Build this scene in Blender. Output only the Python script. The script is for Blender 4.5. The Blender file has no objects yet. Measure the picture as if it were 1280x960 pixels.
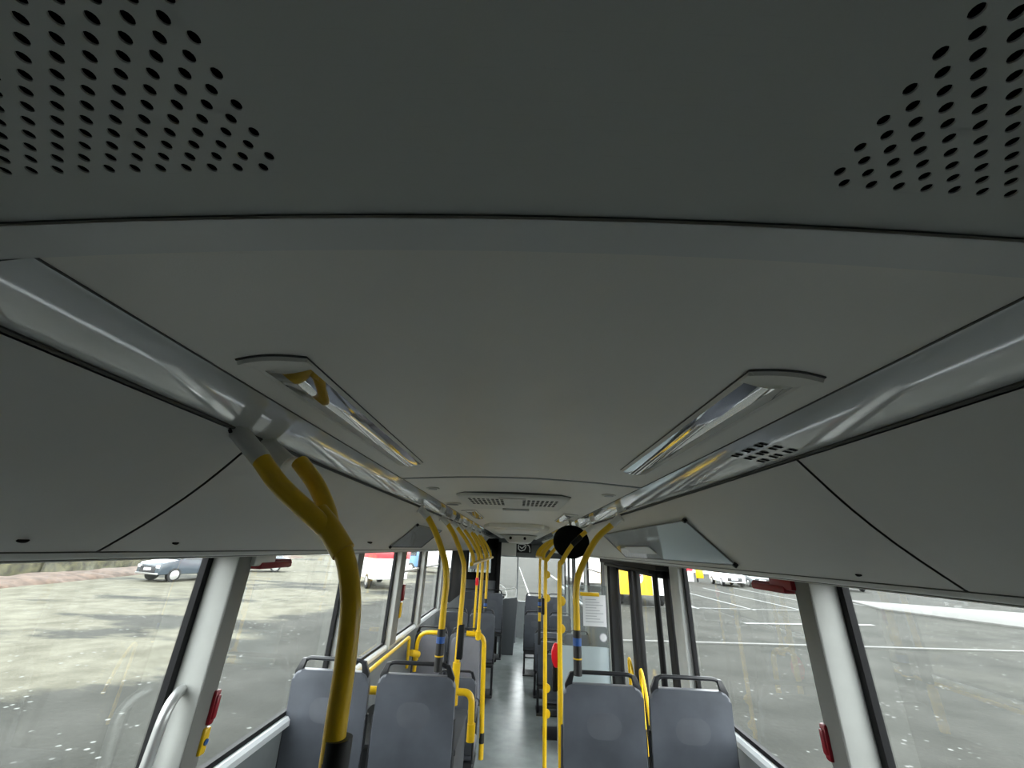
import bpy, bmesh, math, random
from mathutils import Vector, Matrix, noise
random.seed(7)
sc = bpy.context.scene
C = sc.collection
PI = math.pi
H = 2.0            # camera height above the bus floor; heights below are written relative to the camera

# ------------------------------------------------------------ camera
F_PX = 485.0
def _ray(px, py): return Vector((px - 640, -(py - 480), -F_PX))
fw = _ray(648, 686).normalized()
up = _ray(690, -649); up = (up - fw * up.dot(fw)).normalized()
rt = fw.cross(up)
cam = bpy.data.objects.new('camera', bpy.data.cameras.new('camera')); C.objects.link(cam)
cam.matrix_world = Matrix.Translation((0, 0, H)) @ Matrix((rt, fw, up)).to_4x4()
cam.data.sensor_width = 36.0; cam.data.sensor_fit = 'HORIZONTAL'
cam.data.lens = F_PX / 1280 * 36.0
cam.data.clip_start = 0.02; cam.data.clip_end = 2000
sc.camera = cam

# ------------------------------------------------------------ world, light, exposure
wd = bpy.data.worlds.new('overcast_sky'); sc.world = wd; wd.use_nodes = True
nt = wd.node_tree; bg = nt.nodes['Background']
tc = nt.nodes.new('ShaderNodeTexCoord'); sx = nt.nodes.new('ShaderNodeSeparateXYZ')
cr = nt.nodes.new('ShaderNodeValToRGB')
cr.color_ramp.elements[0].position = 0.0; cr.color_ramp.elements[0].color = (0.97, 0.985, 1.0, 1)
cr.color_ramp.elements[1].position = 0.9; cr.color_ramp.elements[1].color = (0.86, 0.90, 0.94, 1)
nt.links.new(tc.outputs['Generated'], sx.inputs[0]); nt.links.new(sx.outputs['Z'], cr.inputs[0])
nt.links.new(cr.outputs[0], bg.inputs[0]); bg.inputs[1].default_value = 4.1
sun = bpy.data.objects.new('sun', bpy.data.lights.new('sun', 'SUN')); C.objects.link(sun)
sun.data.energy = 0.5; sun.data.angle = math.radians(40); sun.rotation_euler = (math.radians(20), math.radians(-15), 0)
sc.view_settings.view_transform = 'Standard'; sc.view_settings.look = 'None'
sc.view_settings.gamma = 1.0; sc.view_settings.use_curve_mapping = False
sc.view_settings.exposure = 0.86
sc.cycles.use_denoising = True
sc.cycles.max_bounces = 14; sc.cycles.diffuse_bounces = 8; sc.cycles.glossy_bounces = 5
sc.cycles.transparent_max_bounces = 24
sc.cycles.sample_clamp_indirect = 6
sc.cycles.blur_glossy = 0.3

# ------------------------------------------------------------ materials
def mat(name, col, rough=0.5, metal=0.0, spec=0.5, noise_amt=0.0, noise_scale=20.0, bump=0.0, bump_scale=200.0, emit=None, coat=0.0, detail=4):
    m = bpy.data.materials.new(name); m.use_nodes = True
    n = m.node_tree; b = n.nodes['Principled BSDF']
    b.inputs['Base Color'].default_value = (*col, 1); b.inputs['Roughness'].default_value = rough
    b.inputs['Metallic'].default_value = metal; b.inputs['Specular IOR Level'].default_value = spec
    if coat: b.inputs['Coat Weight'].default_value = coat; b.inputs['Coat Roughness'].default_value = 0.08
    g = n.nodes.new('ShaderNodeNewGeometry') 
    if noise_amt:
        t = n.nodes.new('ShaderNodeTexNoise'); t.inputs['Scale'].default_value = noise_scale; t.inputs['Detail'].default_value = detail
        r = n.nodes.new('ShaderNodeValToRGB')
        r.color_ramp.elements[0].position = 0.3; r.color_ramp.elements[1].position = 0.7
        r.color_ramp.elements[0].color = (*[c * (1 - noise_amt) for c in col], 1)
        r.color_ramp.elements[1].color = (*[min(1, c * (1 + noise_amt)) for c in col], 1)
        n.links.new(g.outputs['Position'], t.inputs['Vector'])
        n.links.new(t.outputs['Fac'], r.inputs[0]); n.links.new(r.outputs[0], b.inputs['Base Color'])
    if bump:
        t2 = n.nodes.new('ShaderNodeTexNoise'); t2.inputs['Scale'].default_value = bump_scale; t2.inputs['Detail'].default_value = 3
        bp = n.nodes.new('ShaderNodeBump'); bp.inputs['Strength'].default_value = bump; bp.inputs['Distance'].default_value = 0.002
        n.links.new(g.outputs['Position'], t2.inputs['Vector'])
        n.links.new(t2.outputs['Fac'], bp.inputs['Height']); n.links.new(bp.outputs[0], b.inputs['Normal'])
    if emit:
        b.inputs['Emission Color'].default_value = (*emit[0], 1); b.inputs['Emission Strength'].default_value = emit[1]
    return m

def glass(name, tint=(0.93, 0.96, 0.95), refl=1.0, rough=0.0, haze=0.0):
    m = bpy.data.materials.new(name); m.use_nodes = True
    n = m.node_tree; n.nodes.clear()
    o = n.nodes.new('ShaderNodeOutputMaterial'); mx = n.nodes.new('ShaderNodeMixShader')
    tr = n.nodes.new('ShaderNodeBsdfTransparent'); tr.inputs[0].default_value = (*tint, 1)
    gl = n.nodes.new('ShaderNodeBsdfGlossy'); gl.inputs['Roughness'].default_value = rough
    fr = n.nodes.new('ShaderNodeFresnel'); fr.inputs[0].default_value = 1.45
    mu = n.nodes.new('ShaderNodeMath'); mu.operation = 'MULTIPLY'; mu.inputs[1].default_value = refl
    n.links.new(fr.outputs[0], mu.inputs[0]); n.links.new(mu.outputs[0], mx.inputs[0])
    last = tr.outputs[0]
    if haze:
        df = n.nodes.new('ShaderNodeBsdfDiffuse'); df.inputs[0].default_value = (0.8, 0.82, 0.8, 1)
        m2 = n.nodes.new('ShaderNodeMixShader'); m2.inputs[0].default_value = haze
        n.links.new(tr.outputs[0], m2.inputs[1]); n.links.new(df.outputs[0], m2.inputs[2]); last = m2.outputs[0]
    n.links.new(last, mx.inputs[1]); n.links.new(gl.outputs[0], mx.inputs[2]); n.links.new(mx.outputs[0], o.inputs[0])
    return m

M = {}
M['ceiling'] = mat('ceiling_plastic', (0.80, 0.775, 0.70), 0.42, noise_amt=0.03, noise_scale=3, bump=0.15, bump_scale=500)
M['rear_ceiling'] = mat('rear_ceiling_plastic', (0.55, 0.56, 0.51), 0.55, noise_amt=0.03, noise_scale=3)
M['gloss_panel'] = mat('glossy_panel', (0.66, 0.67, 0.64), 0.06, spec=1.0, coat=1.0)
M['gloss_panel'].node_tree.nodes['Principled BSDF'].inputs['IOR'].default_value = 1.75
M['valance'] = mat('valance_plastic', (0.64, 0.635, 0.595), 0.38, noise_amt=0.03, noise_scale=4)
M['lip'] = mat('valance_lip', (0.70, 0.70, 0.66), 0.3)
M['groove'] = mat('groove_dark', (0.10, 0.10, 0.09), 0.8)
M['seam'] = mat('seam_grey', (0.22, 0.22, 0.2), 0.8)
M['void'] = mat('void_black', (0.004, 0.004, 0.004), 0.9, spec=0.1)
M['wallgrey'] = mat('wall_panel_grey', (0.20, 0.215, 0.22), 0.5, noise_amt=0.06, noise_scale=10)
M['pillar_face'] = mat('pillar_dark_grey', (0.20, 0.20, 0.185), 0.6)
M['pillar_light'] = mat('pillar_light_grey', (0.47, 0.48, 0.455), 0.5, noise_amt=0.05, noise_scale=12)
M['rubber'] = mat('black_rubber', (0.010, 0.010, 0.011), 0.6, spec=0.2)
M['sill'] = mat('sill_aluminium', (0.86, 0.89, 0.90), 0.35, metal=0.2)
M['floor'] = mat('floor_vinyl', (0.34, 0.375, 0.37), 0.2, noise_amt=0.12, noise_scale=6, bump=0.2, bump_scale=300)
M['platform'] = mat('platform_vinyl', (0.17, 0.19, 0.20), 0.4, noise_amt=0.1, noise_scale=8)
M['yellow'] = mat('yellow_powder_coat', (0.80, 0.50, 0.010), 0.28, noise_amt=0.04, noise_scale=30)
M['seat'] = mat('seat_grey_shell', (0.108, 0.118, 0.138), 0.38, noise_amt=0.2, noise_scale=5, bump=0.25, bump_scale=700)  # mottling is wear, strengthened to paint in soft highlights
M['seat_pad'] = mat('seat_grey_pad', (0.122, 0.131, 0.150), 0.42, noise_amt=0.1, noise_scale=9)
M['seat_dark'] = mat('seat_dark_frame', (0.022, 0.023, 0.026), 0.45)
M['fabric'] = mat('seat_fabric', (0.185, 0.188, 0.215), 0.7, noise_amt=0.06, noise_scale=9)
M['handle'] = mat('handle_charcoal', (0.018, 0.019, 0.022), 0.35)
M['sleeve'] = mat('sleeve_black', (0.012, 0.012, 0.012), 0.5)
M['blue'] = mat('blue_tag', (0.02, 0.09, 0.33), 0.4)
M['red'] = mat('red_plastic', (0.27, 0.006, 0.016), 0.35)
M['redbtn'] = mat('red_button', (0.75, 0.01, 0.02), 0.3)
M['white'] = mat('white_plastic', (0.75, 0.76, 0.74), 0.4)
M['chrome'] = mat('brushed_steel', (0.55, 0.56, 0.55), 0.4, metal=0.7)
M['paper'] = mat('white_paper', (0.80, 0.82, 0.83), 0.6)
M['ink'] = mat('grey_ink', (0.45, 0.47, 0.5), 0.7)
M['blk'] = mat('black_plastic', (0.008, 0.008, 0.008), 0.6, spec=0.25)
M['mirrorback'] = mat('mirror_back_black', (0.003, 0.003, 0.003), 0.8, spec=0.1)
M['mirror'] = mat('mirror_glass', (0.8, 0.8, 0.8), 0.03, metal=1.0)
M['glass'] = glass('window_glass', (0.96, 0.98, 0.97), 0.10, haze=0.004)
M['lens'] = glass('lamp_lens', (0.88, 0.90, 0.86), 0.9, 0.05, haze=0.28)
M['acrylic'] = glass('clear_acrylic', (0.92, 0.94, 0.93), 1.4, 0.04, haze=0.06)
M['partition_glass'] = glass('partition_glass', (0.90, 0.94, 0.94), 1.0, 0.0, haze=0.10)
M['tube'] = mat('lamp_tube', (0.85, 0.85, 0.80), 0.3)
M['reflector'] = mat('lamp_reflector', (0.80, 0.80, 0.77), 0.4, metal=0.2)
M['partition'] = mat('partition_panel', (0.42, 0.50, 0.52), 0.3, noise_amt=0.05, noise_scale=4)
M['cab'] = mat('cab_panel_grey', (0.11, 0.12, 0.13), 0.45)
M['sign_face'] = mat('header_sign_face', (0.10, 0.105, 0.10), 0.4)
M['lid_dark'] = mat('lid_dark_grey', (0.035, 0.037, 0.042), 0.6)
M['cream'] = mat('cream_panel', (0.72, 0.71, 0.65), 0.5)

# ------------------------------------------------------------ mesh building
class MB:
    def __init__(s): s.bm = bmesh.new()
    def quad(s, *p):
        return s.bm.faces.new([s.bm.verts.new(q) for q in p])
    def box(s, x0, x1, y0, y1, z0, z1, bev=0.0, seg=2):
        g = bmesh.ops.create_cube(s.bm, size=1.0); vs = g['verts']
        for v in vs:
            v.co = Vector(((x0 + x1) / 2 + v.co.x * (x1 - x0), (y0 + y1) / 2 + v.co.y * (y1 - y0), (z0 + z1) / 2 + v.co.z * (z1 - z0)))
        if bev:
            es = list({e for v in vs for e in v.link_edges})
            bmesh.ops.bevel(s.bm, geom=es, offset=bev, segments=seg, affect='EDGES', profile=0.5, clamp_overlap=True)
        return s
    def obox(s, c, sx, sy, sz, rot, bev=0.0):
        t = MB(); t.box(-sx / 2, sx / 2, -sy / 2, sy / 2, -sz / 2, sz / 2, bev)
        t.bm.transform(Matrix.Translation(c) @ rot.to_4x4()); s.add(t); return s
    def add(s, o):
        me = bpy.data.meshes.new('tmp'); o.bm.to_mesh(me); s.bm.from_mesh(me); bpy.data.meshes.remove(me); o.bm.free(); return s
    def tube(s, path, r, n=12, cap=True, radii=None):
        pts = [Vector(p) for p in path]; rings = []
        up0 = None
        for i, p in enumerate(pts):
            if i == 0: t = pts[1] - p
            elif i == len(pts) - 1: t = p - pts[i - 1]
            else: t = (pts[i + 1] - p).normalized() + (p - pts[i - 1]).normalized()
            t.normalize()
            if up0 is None:
                a = Vector((0, 1, 0)) if abs(t.y) < 0.9 else Vector((1, 0, 0))
            else: a = up0
            u = (a - t * a.dot(t)).normalized(); v = t.cross(u); up0 = u
            rr = radii[i] if radii else r
            rings.append([s.bm.verts.new(p + (u * math.cos(k / n * 2 * PI) + v * math.sin(k / n * 2 * PI)) * rr) for k in range(n)])
        for a, b in zip(rings, rings[1:]):
            for k in range(n): s.bm.faces.new((a[k], a[(k + 1) % n], b[(k + 1) % n], b[k]))
        if cap: s.bm.faces.new(rings[0][::-1]); s.bm.faces.new(rings[-1])
        return s
    def prism(s, poly, axis, a, b, bev=0.0, seg=2):
        # poly: 2-D points; axis: 'x','y','z' the extrusion axis from a to b
        def P(u, v, w): return {'x': (w, u, v), 'y': (u, w, v), 'z': (u, v, w)}[axis]
        A = [s.bm.verts.new(P(u, v, a)) for u, v in poly]; B = [s.bm.verts.new(P(u, v, b)) for u, v in poly]
        fs = [s.bm.faces.new(A), s.bm.faces.new(B[::-1])]
        n = len(poly)
        for i in range(n): fs.append(s.bm.faces.new((A[(i + 1) % n], A[i], B[i], B[(i + 1) % n])))
        if bev:
            es = list(fs[0].edges) + list(fs[1].edges)
            bmesh.ops.bevel(s.bm, geom=es, offset=bev, segments=seg, affect='EDGES', profile=0.5, clamp_overlap=True)
        return s
    def disc(s, c, r, axis='z', t=0.004, n=24, ry=None, bev=0):
        ry = ry or r
        poly = [(math.cos(k / n * 2 * PI) * r, math.sin(k / n * 2 * PI) * ry) for k in range(n)]
        if axis == 'z': s.prism([(c[0] + u, c[1] + v) for u, v in poly], 'z', c[2] - t / 2, c[2] + t / 2, bev)
        if axis == 'y': s.prism([(c[0] + u, c[2] + v) for u, v in poly], 'y', c[1] - t / 2, c[1] + t / 2, bev)
        if axis == 'x': s.prism([(c[1] + u, c[2] + v) for u, v in poly], 'x', c[0] - t / 2, c[0] + t / 2, bev)
        return s
    def sheet(s, prof, y0, y1, ny=1):
        # profile of (x,z) points swept along Y
        rows = [[s.bm.verts.new((x, y0 + (y1 - y0) * j / ny, z)) for x, z in prof] for j in range(ny + 1)]
        for a, b in zip(rows, rows[1:]):
            for k in range(len(prof) - 1): s.bm.faces.new((a[k], a[k + 1], b[k + 1], b[k]))
        return s

ORG = {}
def obj(name, mb, m, parent=None, origin=None, smooth=35):
    me = bpy.data.meshes.new(name)
    bmesh.ops.recalc_face_normals(mb.bm, faces=mb.bm.faces[:])
    if parent is not None: o0 = ORG[parent.name]
    elif origin is not None: o0 = Vector(origin)
    else:
        xs = [v.co for v in mb.bm.verts]
        o0 = Vector(((min(v.x for v in xs) + max(v.x for v in xs)) / 2, (min(v.y for v in xs) + max(v.y for v in xs)) / 2, min(v.z for v in xs)))
    mb.bm.transform(Matrix.Translation(-o0))
    mb.bm.to_mesh(me); mb.bm.free()
    if smooth:
        for p in me.polygons: p.use_smooth = True
        me.set_sharp_from_angle(angle=math.radians(smooth))
    o = bpy.data.objects.new(name, me); C.objects.link(o)
    if m: me.materials.append(M[m] if isinstance(m, str) else m)
    if parent is not None: o.parent = parent
    else: o.location = o0 + Vector((0, 0, H))
    ORG[o.name] = o0
    return o
def thing(name, label, cat, loc, group=None):
    o = bpy.data.objects.new(name, None); C.objects.link(o); o.location = Vector(loc) + Vector((0, 0, H))
    o.empty_display_size = 0.1
    ORG[o.name] = Vector(loc); o['label'] = label; o['category'] = cat
    if group: o['group'] = group
    return o
def tag(o, label, cat, group=None):
    o['label'] = label; o['category'] = cat
    if group: o['group'] = group
    return o
def struct(o, kind='structure'): o['kind'] = kind; return o
def dup(root, loc, label, group=None, rz=None):
    r = root.copy(); C.objects.link(r); r.location = Vector(loc) + Vector((0, 0, H)); r['label'] = label
    if rz is not None: r.rotation_euler = (0, 0, rz)
    if group: r['group'] = group
    for ch in list(root.children):
        c = ch.copy(); C.objects.link(c); c.parent = r
        for g in ch.children:
            d = g.copy(); C.objects.link(d); d.parent = c
    return r
def crv(pts, n=8):
    P = [Vector(p) for p in pts]; P = [P[0] * 2 - P[1]] + P + [P[-1] * 2 - P[-2]]
    out = []
    for i in range(1, len(P) - 2):
        for k in range(n):
            t = k / n; a, b, c, d = P[i - 1], P[i], P[i + 1], P[i + 2]
            out.append(0.5 * ((2 * b) + (c - a) * t + (2 * a - 5 * b + 4 * c - d) * t * t + (3 * b - a - 3 * c + d) * t ** 3))
    out.append(P[-2]); return out
def fillet(pts, r, n=6):
    P = [Vector(p) for p in pts]; out = [P[0]]
    for i in range(1, len(P) - 1):
        a = (P[i - 1] - P[i]); b = (P[i + 1] - P[i]); d = min(r, a.length * 0.49, b.length * 0.49)
        p0 = P[i] + a.normalized() * d; p1 = P[i] + b.normalized() * d
        for k in range(n + 1):
            t = k / n; out.append(p0 * (1 - t) ** 2 + P[i] * 2 * t * (1 - t) + p1 * t * t)
    out.append(P[-1]); return out

# ------------------------------------------------------------ dimensions (metres, relative to the camera)
W = 1.15; ZF = -2.0; ZP = -1.65; ZG = -2.35; SILL = -0.83; Y0 = -1.3; Y1 = 11.2
K = 0.919            # ceiling height factor
def cz(x): return 0.262 - 0.0925 * x * x
CX = 0.475; VX, VZ = 0.608, 0.2095; BX, BZ = 0.875, -0.042

# ------------------------------------------------------------ the ground outside
def ground_material():
    m = bpy.data.materials.new('yard_asphalt'); m.use_nodes = True
    n = m.node_tree; b = n.nodes['Principled BSDF']; L = n.links.new
    g = n.nodes.new('ShaderNodeNewGeometry')
    def noi(s, d=5, dist=0.0):
        t = n.nodes.new('ShaderNodeTexNoise'); t.inputs['Scale'].default_value = s; t.inputs['Detail'].default_value = d
        t.inputs['Distortion'].default_value = dist
        L(g.outputs['Position'], t.inputs['Vector']); return t.outputs['Fac']
    def ramp(src, stops):
        r = n.nodes.new('ShaderNodeValToRGB'); L(src, r.inputs[0])
        while len(r.color_ramp.elements) < len(stops): r.color_ramp.elements.new(0.5)
        for e, (p, c) in zip(r.color_ramp.elements, stops): e.position = p; e.color = (*c, 1)
        return r.outputs[0]
    def mix(f, a, c, mode='MIX'):
        x = n.nodes.new('ShaderNodeMix'); x.data_type = 'RGBA'; x.blend_type = mode
        if isinstance(f, float): x.inputs[0].default_value = f
        else: L(f, x.inputs[0])
        L(a, x.inputs[6]); L(c, x.inputs[7]); return x.outputs[2]
    base = ramp(noi(0.8), [(0.3, (0.027, 0.028, 0.0235)), (0.7, (0.050, 0.050, 0.044))])
    # pale clay patches: mostly on the left of the yard
    sp = n.nodes.new('ShaderNodeSeparateXYZ'); L(g.outputs['Position'], sp.inputs[0])
    ml = n.nodes.new('ShaderNodeMapRange'); L(sp.outputs['X'], ml.inputs[0])
    ml.inputs[1].default_value = -1; ml.inputs[2].default_value = -9; ml.inputs[3].default_value = -0.35; ml.inputs[4].default_value = 0.12
    mp = n.nodes.new('ShaderNodeMapping'); mp.inputs['Scale'].default_value = (0.16, 0.34, 1); mp.inputs['Rotation'].default_value = (0, 0, 0.6)
    L(g.outputs['Position'], mp.inputs['Vector'])
    t = n.nodes.new('ShaderNodeTexNoise'); t.inputs['Scale'].default_value = 1.0; t.inputs['Detail'].default_value = 7; t.inputs['Roughness'].default_value = 0.6
    L(mp.outputs[0], t.inputs['Vector'])
    ad = n.nodes.new('ShaderNodeMath'); ad.operation = 'ADD'; L(t.outputs['Fac'], ad.inputs[0]); L(ml.outputs[0], ad.inputs[1])
    clayf = ramp(ad.outputs[0], [(0.50, (0, 0, 0)), (0.56, (1, 1, 1))])
    clay = ramp(noi(1.7), [(0.3, (0.080, 0.076, 0.056)), (0.7, (0.138, 0.132, 0.102))])
    col = mix(clayf, base, clay)
    # loose bright pebbles
    v = n.nodes.new('ShaderNodeTexVoronoi'); v.inputs['Scale'].default_value = 5.5; L(g.outputs['Position'], v.inputs['Vector'])
    peb = ramp(v.outputs['Distance'], [(0.13, (1, 1, 1)), (0.19, (0, 0, 0))])
    keep = ramp(noi(1.3, 2), [(0.5, (0, 0, 0)), (0.58, (1, 1, 1))])
    pf = mix(1.0, peb, keep, 'MULTIPLY')
    rgb = n.nodes.new('ShaderNodeRGB'); rgb.outputs[0].default_value = (0.19, 0.195, 0.185, 1)
    col = mix(pf, col, rgb.outputs[0])
    fine = ramp(noi(28, 4), [(0.3, (0.82, 0.82, 0.82)), (0.7, (1.12, 1.12, 1.12))])
    col = mix(1.0, col, fine, 'MULTIPLY')
    L(col, b.inputs['Base Color']); b.inputs['Roughness'].default_value = 0.85; b.inputs['Specular IOR Level'].default_value = 0.08
    bp = n.nodes.new('ShaderNodeBump'); bp.inputs['Strength'].default_value = 0.4; bp.inputs['Distance'].default_value = 0.02
    L(noi(12, 6), bp.inputs['Height']); L(bp.outputs[0], b.inputs['Normal'])
    return m
M['ground'] = ground_material()
g = MB(); g.quad((-500, -200, ZG), (500, -200, ZG), (500, 900, ZG), (-500, 900, ZG))
ground = struct(obj('ground', g, 'ground', origin=(0, 0, ZG)))
M['line'] = mat('road_paint', (0.2, 0.205, 0.2), 0.6, noise_amt=0.08, noise_scale=3)
M['kerb'] = mat('pale_kerb', (0.085, 0.085, 0.078), 0.7, noise_amt=0.1, noise_scale=4)
lines = MB()
def stripe(a, b, w):
    a = Vector((*a, ZG + 0.012)); b = Vector((*b, ZG + 0.012)); d = (b - a).normalized(); s = Vector((-d.y, d.x, 0)) * w / 2
    lines.quad(a - s, b - s, b + s, a + s)
for a, b, w in (((9.0, 24.6), (8.9, 21.9), .13), ((11.9, 33.5), (11.9, 22.4), .13), ((15.2, 36), (14.8, 22.9), .13), ((18.6, 38), (18.0, 24), .13), ((21.5, 38), (21.2, 26), .13),
                ((6.0, 21.7), (15.5, 23.4), .12), ((9.0, 17.9), (15.0, 19.2), .22), ((0.2, 60), (0.7, 23.5), .07), ((-2.6, 52), (-2.4, 30), .2), ((3.2, 52), (3.6, 30), .2)):
    stripe(a, b, w)
ln = struct(obj('parking_marking', lines, 'line', ground, smooth=0))
k = MB(); k.prism([(20.4, 25.2), (22.2, 29.9), (34, 24.6), (40, 14), (27, 17.5), (22.2, 20.1)], 'z', ZG - 0.05, ZG + 0.10, 0.02)
struct(obj('pavement', k, 'kerb', origin=(28, 22, ZG)))
k = MB(); k.prism([(2.0, 13.15), (5, 13.5), (16, 14.72), (26, 15.6), (26, 15.72), (16, 14.86), (5, 13.66), (2.0, 13.3)], 'z', ZG - 0.03, ZG + 0.035, 0.01)
struct(obj('kerb', k, 'kerb', origin=(10, 14, ZG)))

# ------------------------------------------------------------ bus shell
fl = MB(); fl.box(-1.2, 1.2, 3.0, Y1, ZF - 0.08, ZF)
fo = struct(obj('floor', fl, 'floor', origin=(0, 5, ZF)))
fp = MB(); fp.box(-1.2, 1.2, Y0, 3.0, ZF - 0.08, ZP, 0.0); obj('rear_platform', fp, 'platform', fo)
sn = MB(); sn.box(-0.45, 0.45, 2.985, 3.02, ZP - 0.03, ZP + 0.004, 0.003); obj('step_nosing', sn, 'yellow', fo)

wall_windows = {-1: [(0.82, 1.572), (1.68, 2.84), (3.0, 3.98), (4.2, 5.0), (5.18, 6.25), (6.42, 8.9), (9.4, 10.9)],  # rearmost windows cut short; the unseen blind wall behind them darkens the rear
                1: [(0.82, 1.572), (1.68, 3.0), (5.95, 7.1), (7.25, 8.7)]}
def side_wall(sd, name):
    m = MB(); xa, xb = sorted((sd * (W), sd * (W + 0.016)))
    doors = [] if sd < 0 else [(3.2, 5.35), (8.9, 10.5)]
    # below the sill, split round the door openings
    y = Y0
    for a, b in doors + [(Y1, Y1)]:
        m.box(xa, xb, y, a, ZG + 0.15, SILL); y = b
    m.box(xa, xb, Y0, Y1, -0.045, 0.62)
    # blind stretches between the windows, plus the unseen rear one that shuts out light
    ed = Y0
    for a, b in sorted(wall_windows[sd] + doors) + [(Y1, Y1)]:
        if a > ed: m.box(xa, xb, ed, a, SILL - 0.02, -0.03)
        ed = b
    o = struct(obj(name, m, 'wallgrey', origin=(sd * W, 5, ZF), smooth=0))
    # aluminium sill rail along the window foot
    y = Y0; r = MB()
    for a, b in doors + [(Y1, Y1)]:
        if b - a > 0 or a == Y1:
            pr = [(sd * (W + 0.01), SILL + 0.012), (sd * (W - 0.02), SILL + 0.008), (sd * (W - 0.032), SILL - 0.006), (sd * (W - 0.032), SILL - 0.03), (sd * (W + 0.01), SILL - 0.035)]
            if a > y: r.prism(pr, 'y', y, a)
        y = b
    obj('sill_rail', r, 'sill', o)
    return o
wl = side_wall(-1, 'wall_left'); wr = side_wall(1, 'wall_right')
wrear = MB(); wrear.box(-1.22, 1.22, Y0 - 0.08, Y0, ZG + 0.2, 0.62); struct(obj('wall_rear', wrear, 'wallgrey', smooth=0))
# front wall: header, side posts, apron
wf = MB(); wf.box(-1.22, 1.22, Y1, Y1 + 0.08, -0.20, 0.62); wf.box(-1.22, -1.10, Y1, Y1 + 0.08, ZG + .2, -0.20); wf.box(1.10, 1.22, Y1, Y1 + 0.08, ZG + .2, -0.20); wf.box(-1.22, 1.22, Y1, Y1 + 0.08, ZG + .2, -1.22)
struct(obj('wall_front', wf, 'wallgrey', smooth=0))
w_ = MB(); w_.box(-1.10, 1.10, Y1 + 0.03, Y1 + 0.04, -1.22, -0.20); ws = struct(obj('window_1', w_, 'glass', smooth=0))
d_ = MB(); d_.box(-0.02, 0.015, Y1 + 0.0, Y1 + 0.05, -1.22, -0.20); obj('divider', d_, 'wallgrey', ws)

nwin = 1
for sd in (-1, 1):
    for a, b in wall_windows[sd]:
        nwin += 1
        m = MB(); x0, x1 = sorted((sd * (W + 0.004), sd * (W + 0.009)))
        m.box(x0, x1, a, b, SILL + 0.005, -0.04)
        wn = struct(obj('window_%d' % nwin, m, 'glass', origin=(sd * W, (a + b) / 2, SILL), smooth=0))
        f = MB(); xa, xb = sorted((sd * (W - 0.005), sd * (W + 0.018)))
        t = 0.028; 
        f.box(xa, xb, a - 0.012, a + (0.012 if b < 1.6 else 0.018), SILL, -0.03); f.box(xa, xb, b - 0.014, b + 0.014, SILL, -0.03)
        f.box(xa, xb, a, b, SILL + 0.0, SILL + 0.03); f.box(xa, xb, a, b, -0.065, -0.03)
        obj('rubber_gasket', f, 'rubber', wn, smooth=0)
        if b - a < 1.25 and a > 4.1 and a < 6.3:
            h = MB(); h.box(xa, xb, a, b, -0.27, -0.25); obj('vent_rail', h, 'chrome', wn, smooth=0)

# pillars between the windows
ntrim = 0
def pillar(sd, a, b, depth=0.10, light_side=True):
    global ntrim; ntrim += 1
    m = MB(); x0, x1 = sorted((sd * (W - depth), sd * (W + 0.01))); m.box(x0, x1, a, b, SILL - 0.03, -0.05, 0.008)
    p = struct(obj('trim_%d' % ntrim, m, 'pillar_light', origin=(sd * W, (a + b) / 2, SILL)))
    c = MB(); x0, x1 = sorted((sd * (W - depth - 0.002), sd * (W - depth + 0.006))); c.box(x0, x1, a + 0.004, b - 0.004, SILL, -0.06, 0.002)
    obj('cover_strip', c, 'pillar_face', p)
    return p
for a, b, d in ((1.585, 1.675, .10), (2.86, 2.97, .07), (4.0, 4.18, .05), (5.02, 5.16, .05), (6.27, 6.4, .05), (8.92, 9.35, .05)): pillar(-1, a, b, d)
pillar(1, 1.585, 1.675, .10)
def pillar_plain(sd, a, b, d):
    global ntrim; ntrim += 1
    m = MB(); x0, x1 = sorted((sd * (W - d), sd * (W + 0.01))); m.box(x0, x1, a, b, ZF, -0.05, 0.01)
    return struct(obj('trim_%d' % ntrim, m, 'pillar_light', origin=(sd * W, (a + b) / 2, ZF)))
pillar_plain(1, 3.03, 3.2, .035); pillar_plain(1, 5.36, 5.5, .05); pillar_plain(1, 7.12, 7.23, .05)

# ------------------------------------------------------------ ceiling
def xs_lin(a, b, n): return [a + (b - a) * i / n for i in range(n + 1)]
ce = MB()
prof = [(x, cz(x)) for x in xs_lin(-CX, CX, 24)]
ce.sheet(prof, 0.2500, 1.568); ce.sheet(prof, 1.572, Y1)
# transverse cover strip beyond the first joint
ce_o = struct(obj('ceiling', ce, 'ceiling', origin=(0, 5, 0.28), smooth=60))
st = MB(); top = [(x, cz(x) - 0.004) for x in xs_lin(-0.86, 0.86, 36)]; st.sheet(top, 0.2495, 0.288)
st2 = [(x, cz(x) + 0.006) for x in xs_lin(-0.86, 0.86, 36)]
obj('joint_strip', st, 'gloss_strip' if 'gloss_strip' in M else 'lip', ce_o, smooth=60)
gv = MB(); gp = [(x, cz(x) + 0.004) for x in xs_lin(-0.9, 0.9, 36)]; gv.sheet(gp, 0.235, 0.265); gv.sheet([(x, cz(x) + 0.004) for x in xs_lin(-CX, CX, 20)], 1.55, 1.59)
obj('joint_gap', gv, 'seam', ce_o, smooth=60)
bead = MB(); bead.tube([(x, 1.574, cz(x) - 0.001) for x in xs_lin(-CX, CX, 24)], 0.0035, 8); obj('joint_bead', bead, 'chrome', ce_o)
# unseen roof added above everything to block sky light leaks
rf = MB(); rf.box(-1.22, 1.22, Y0 - 0.08, Y1 + 0.08, 0.60, 0.66); obj('roof_light_seal', rf, 'wallgrey', ce_o, smooth=0)

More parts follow.
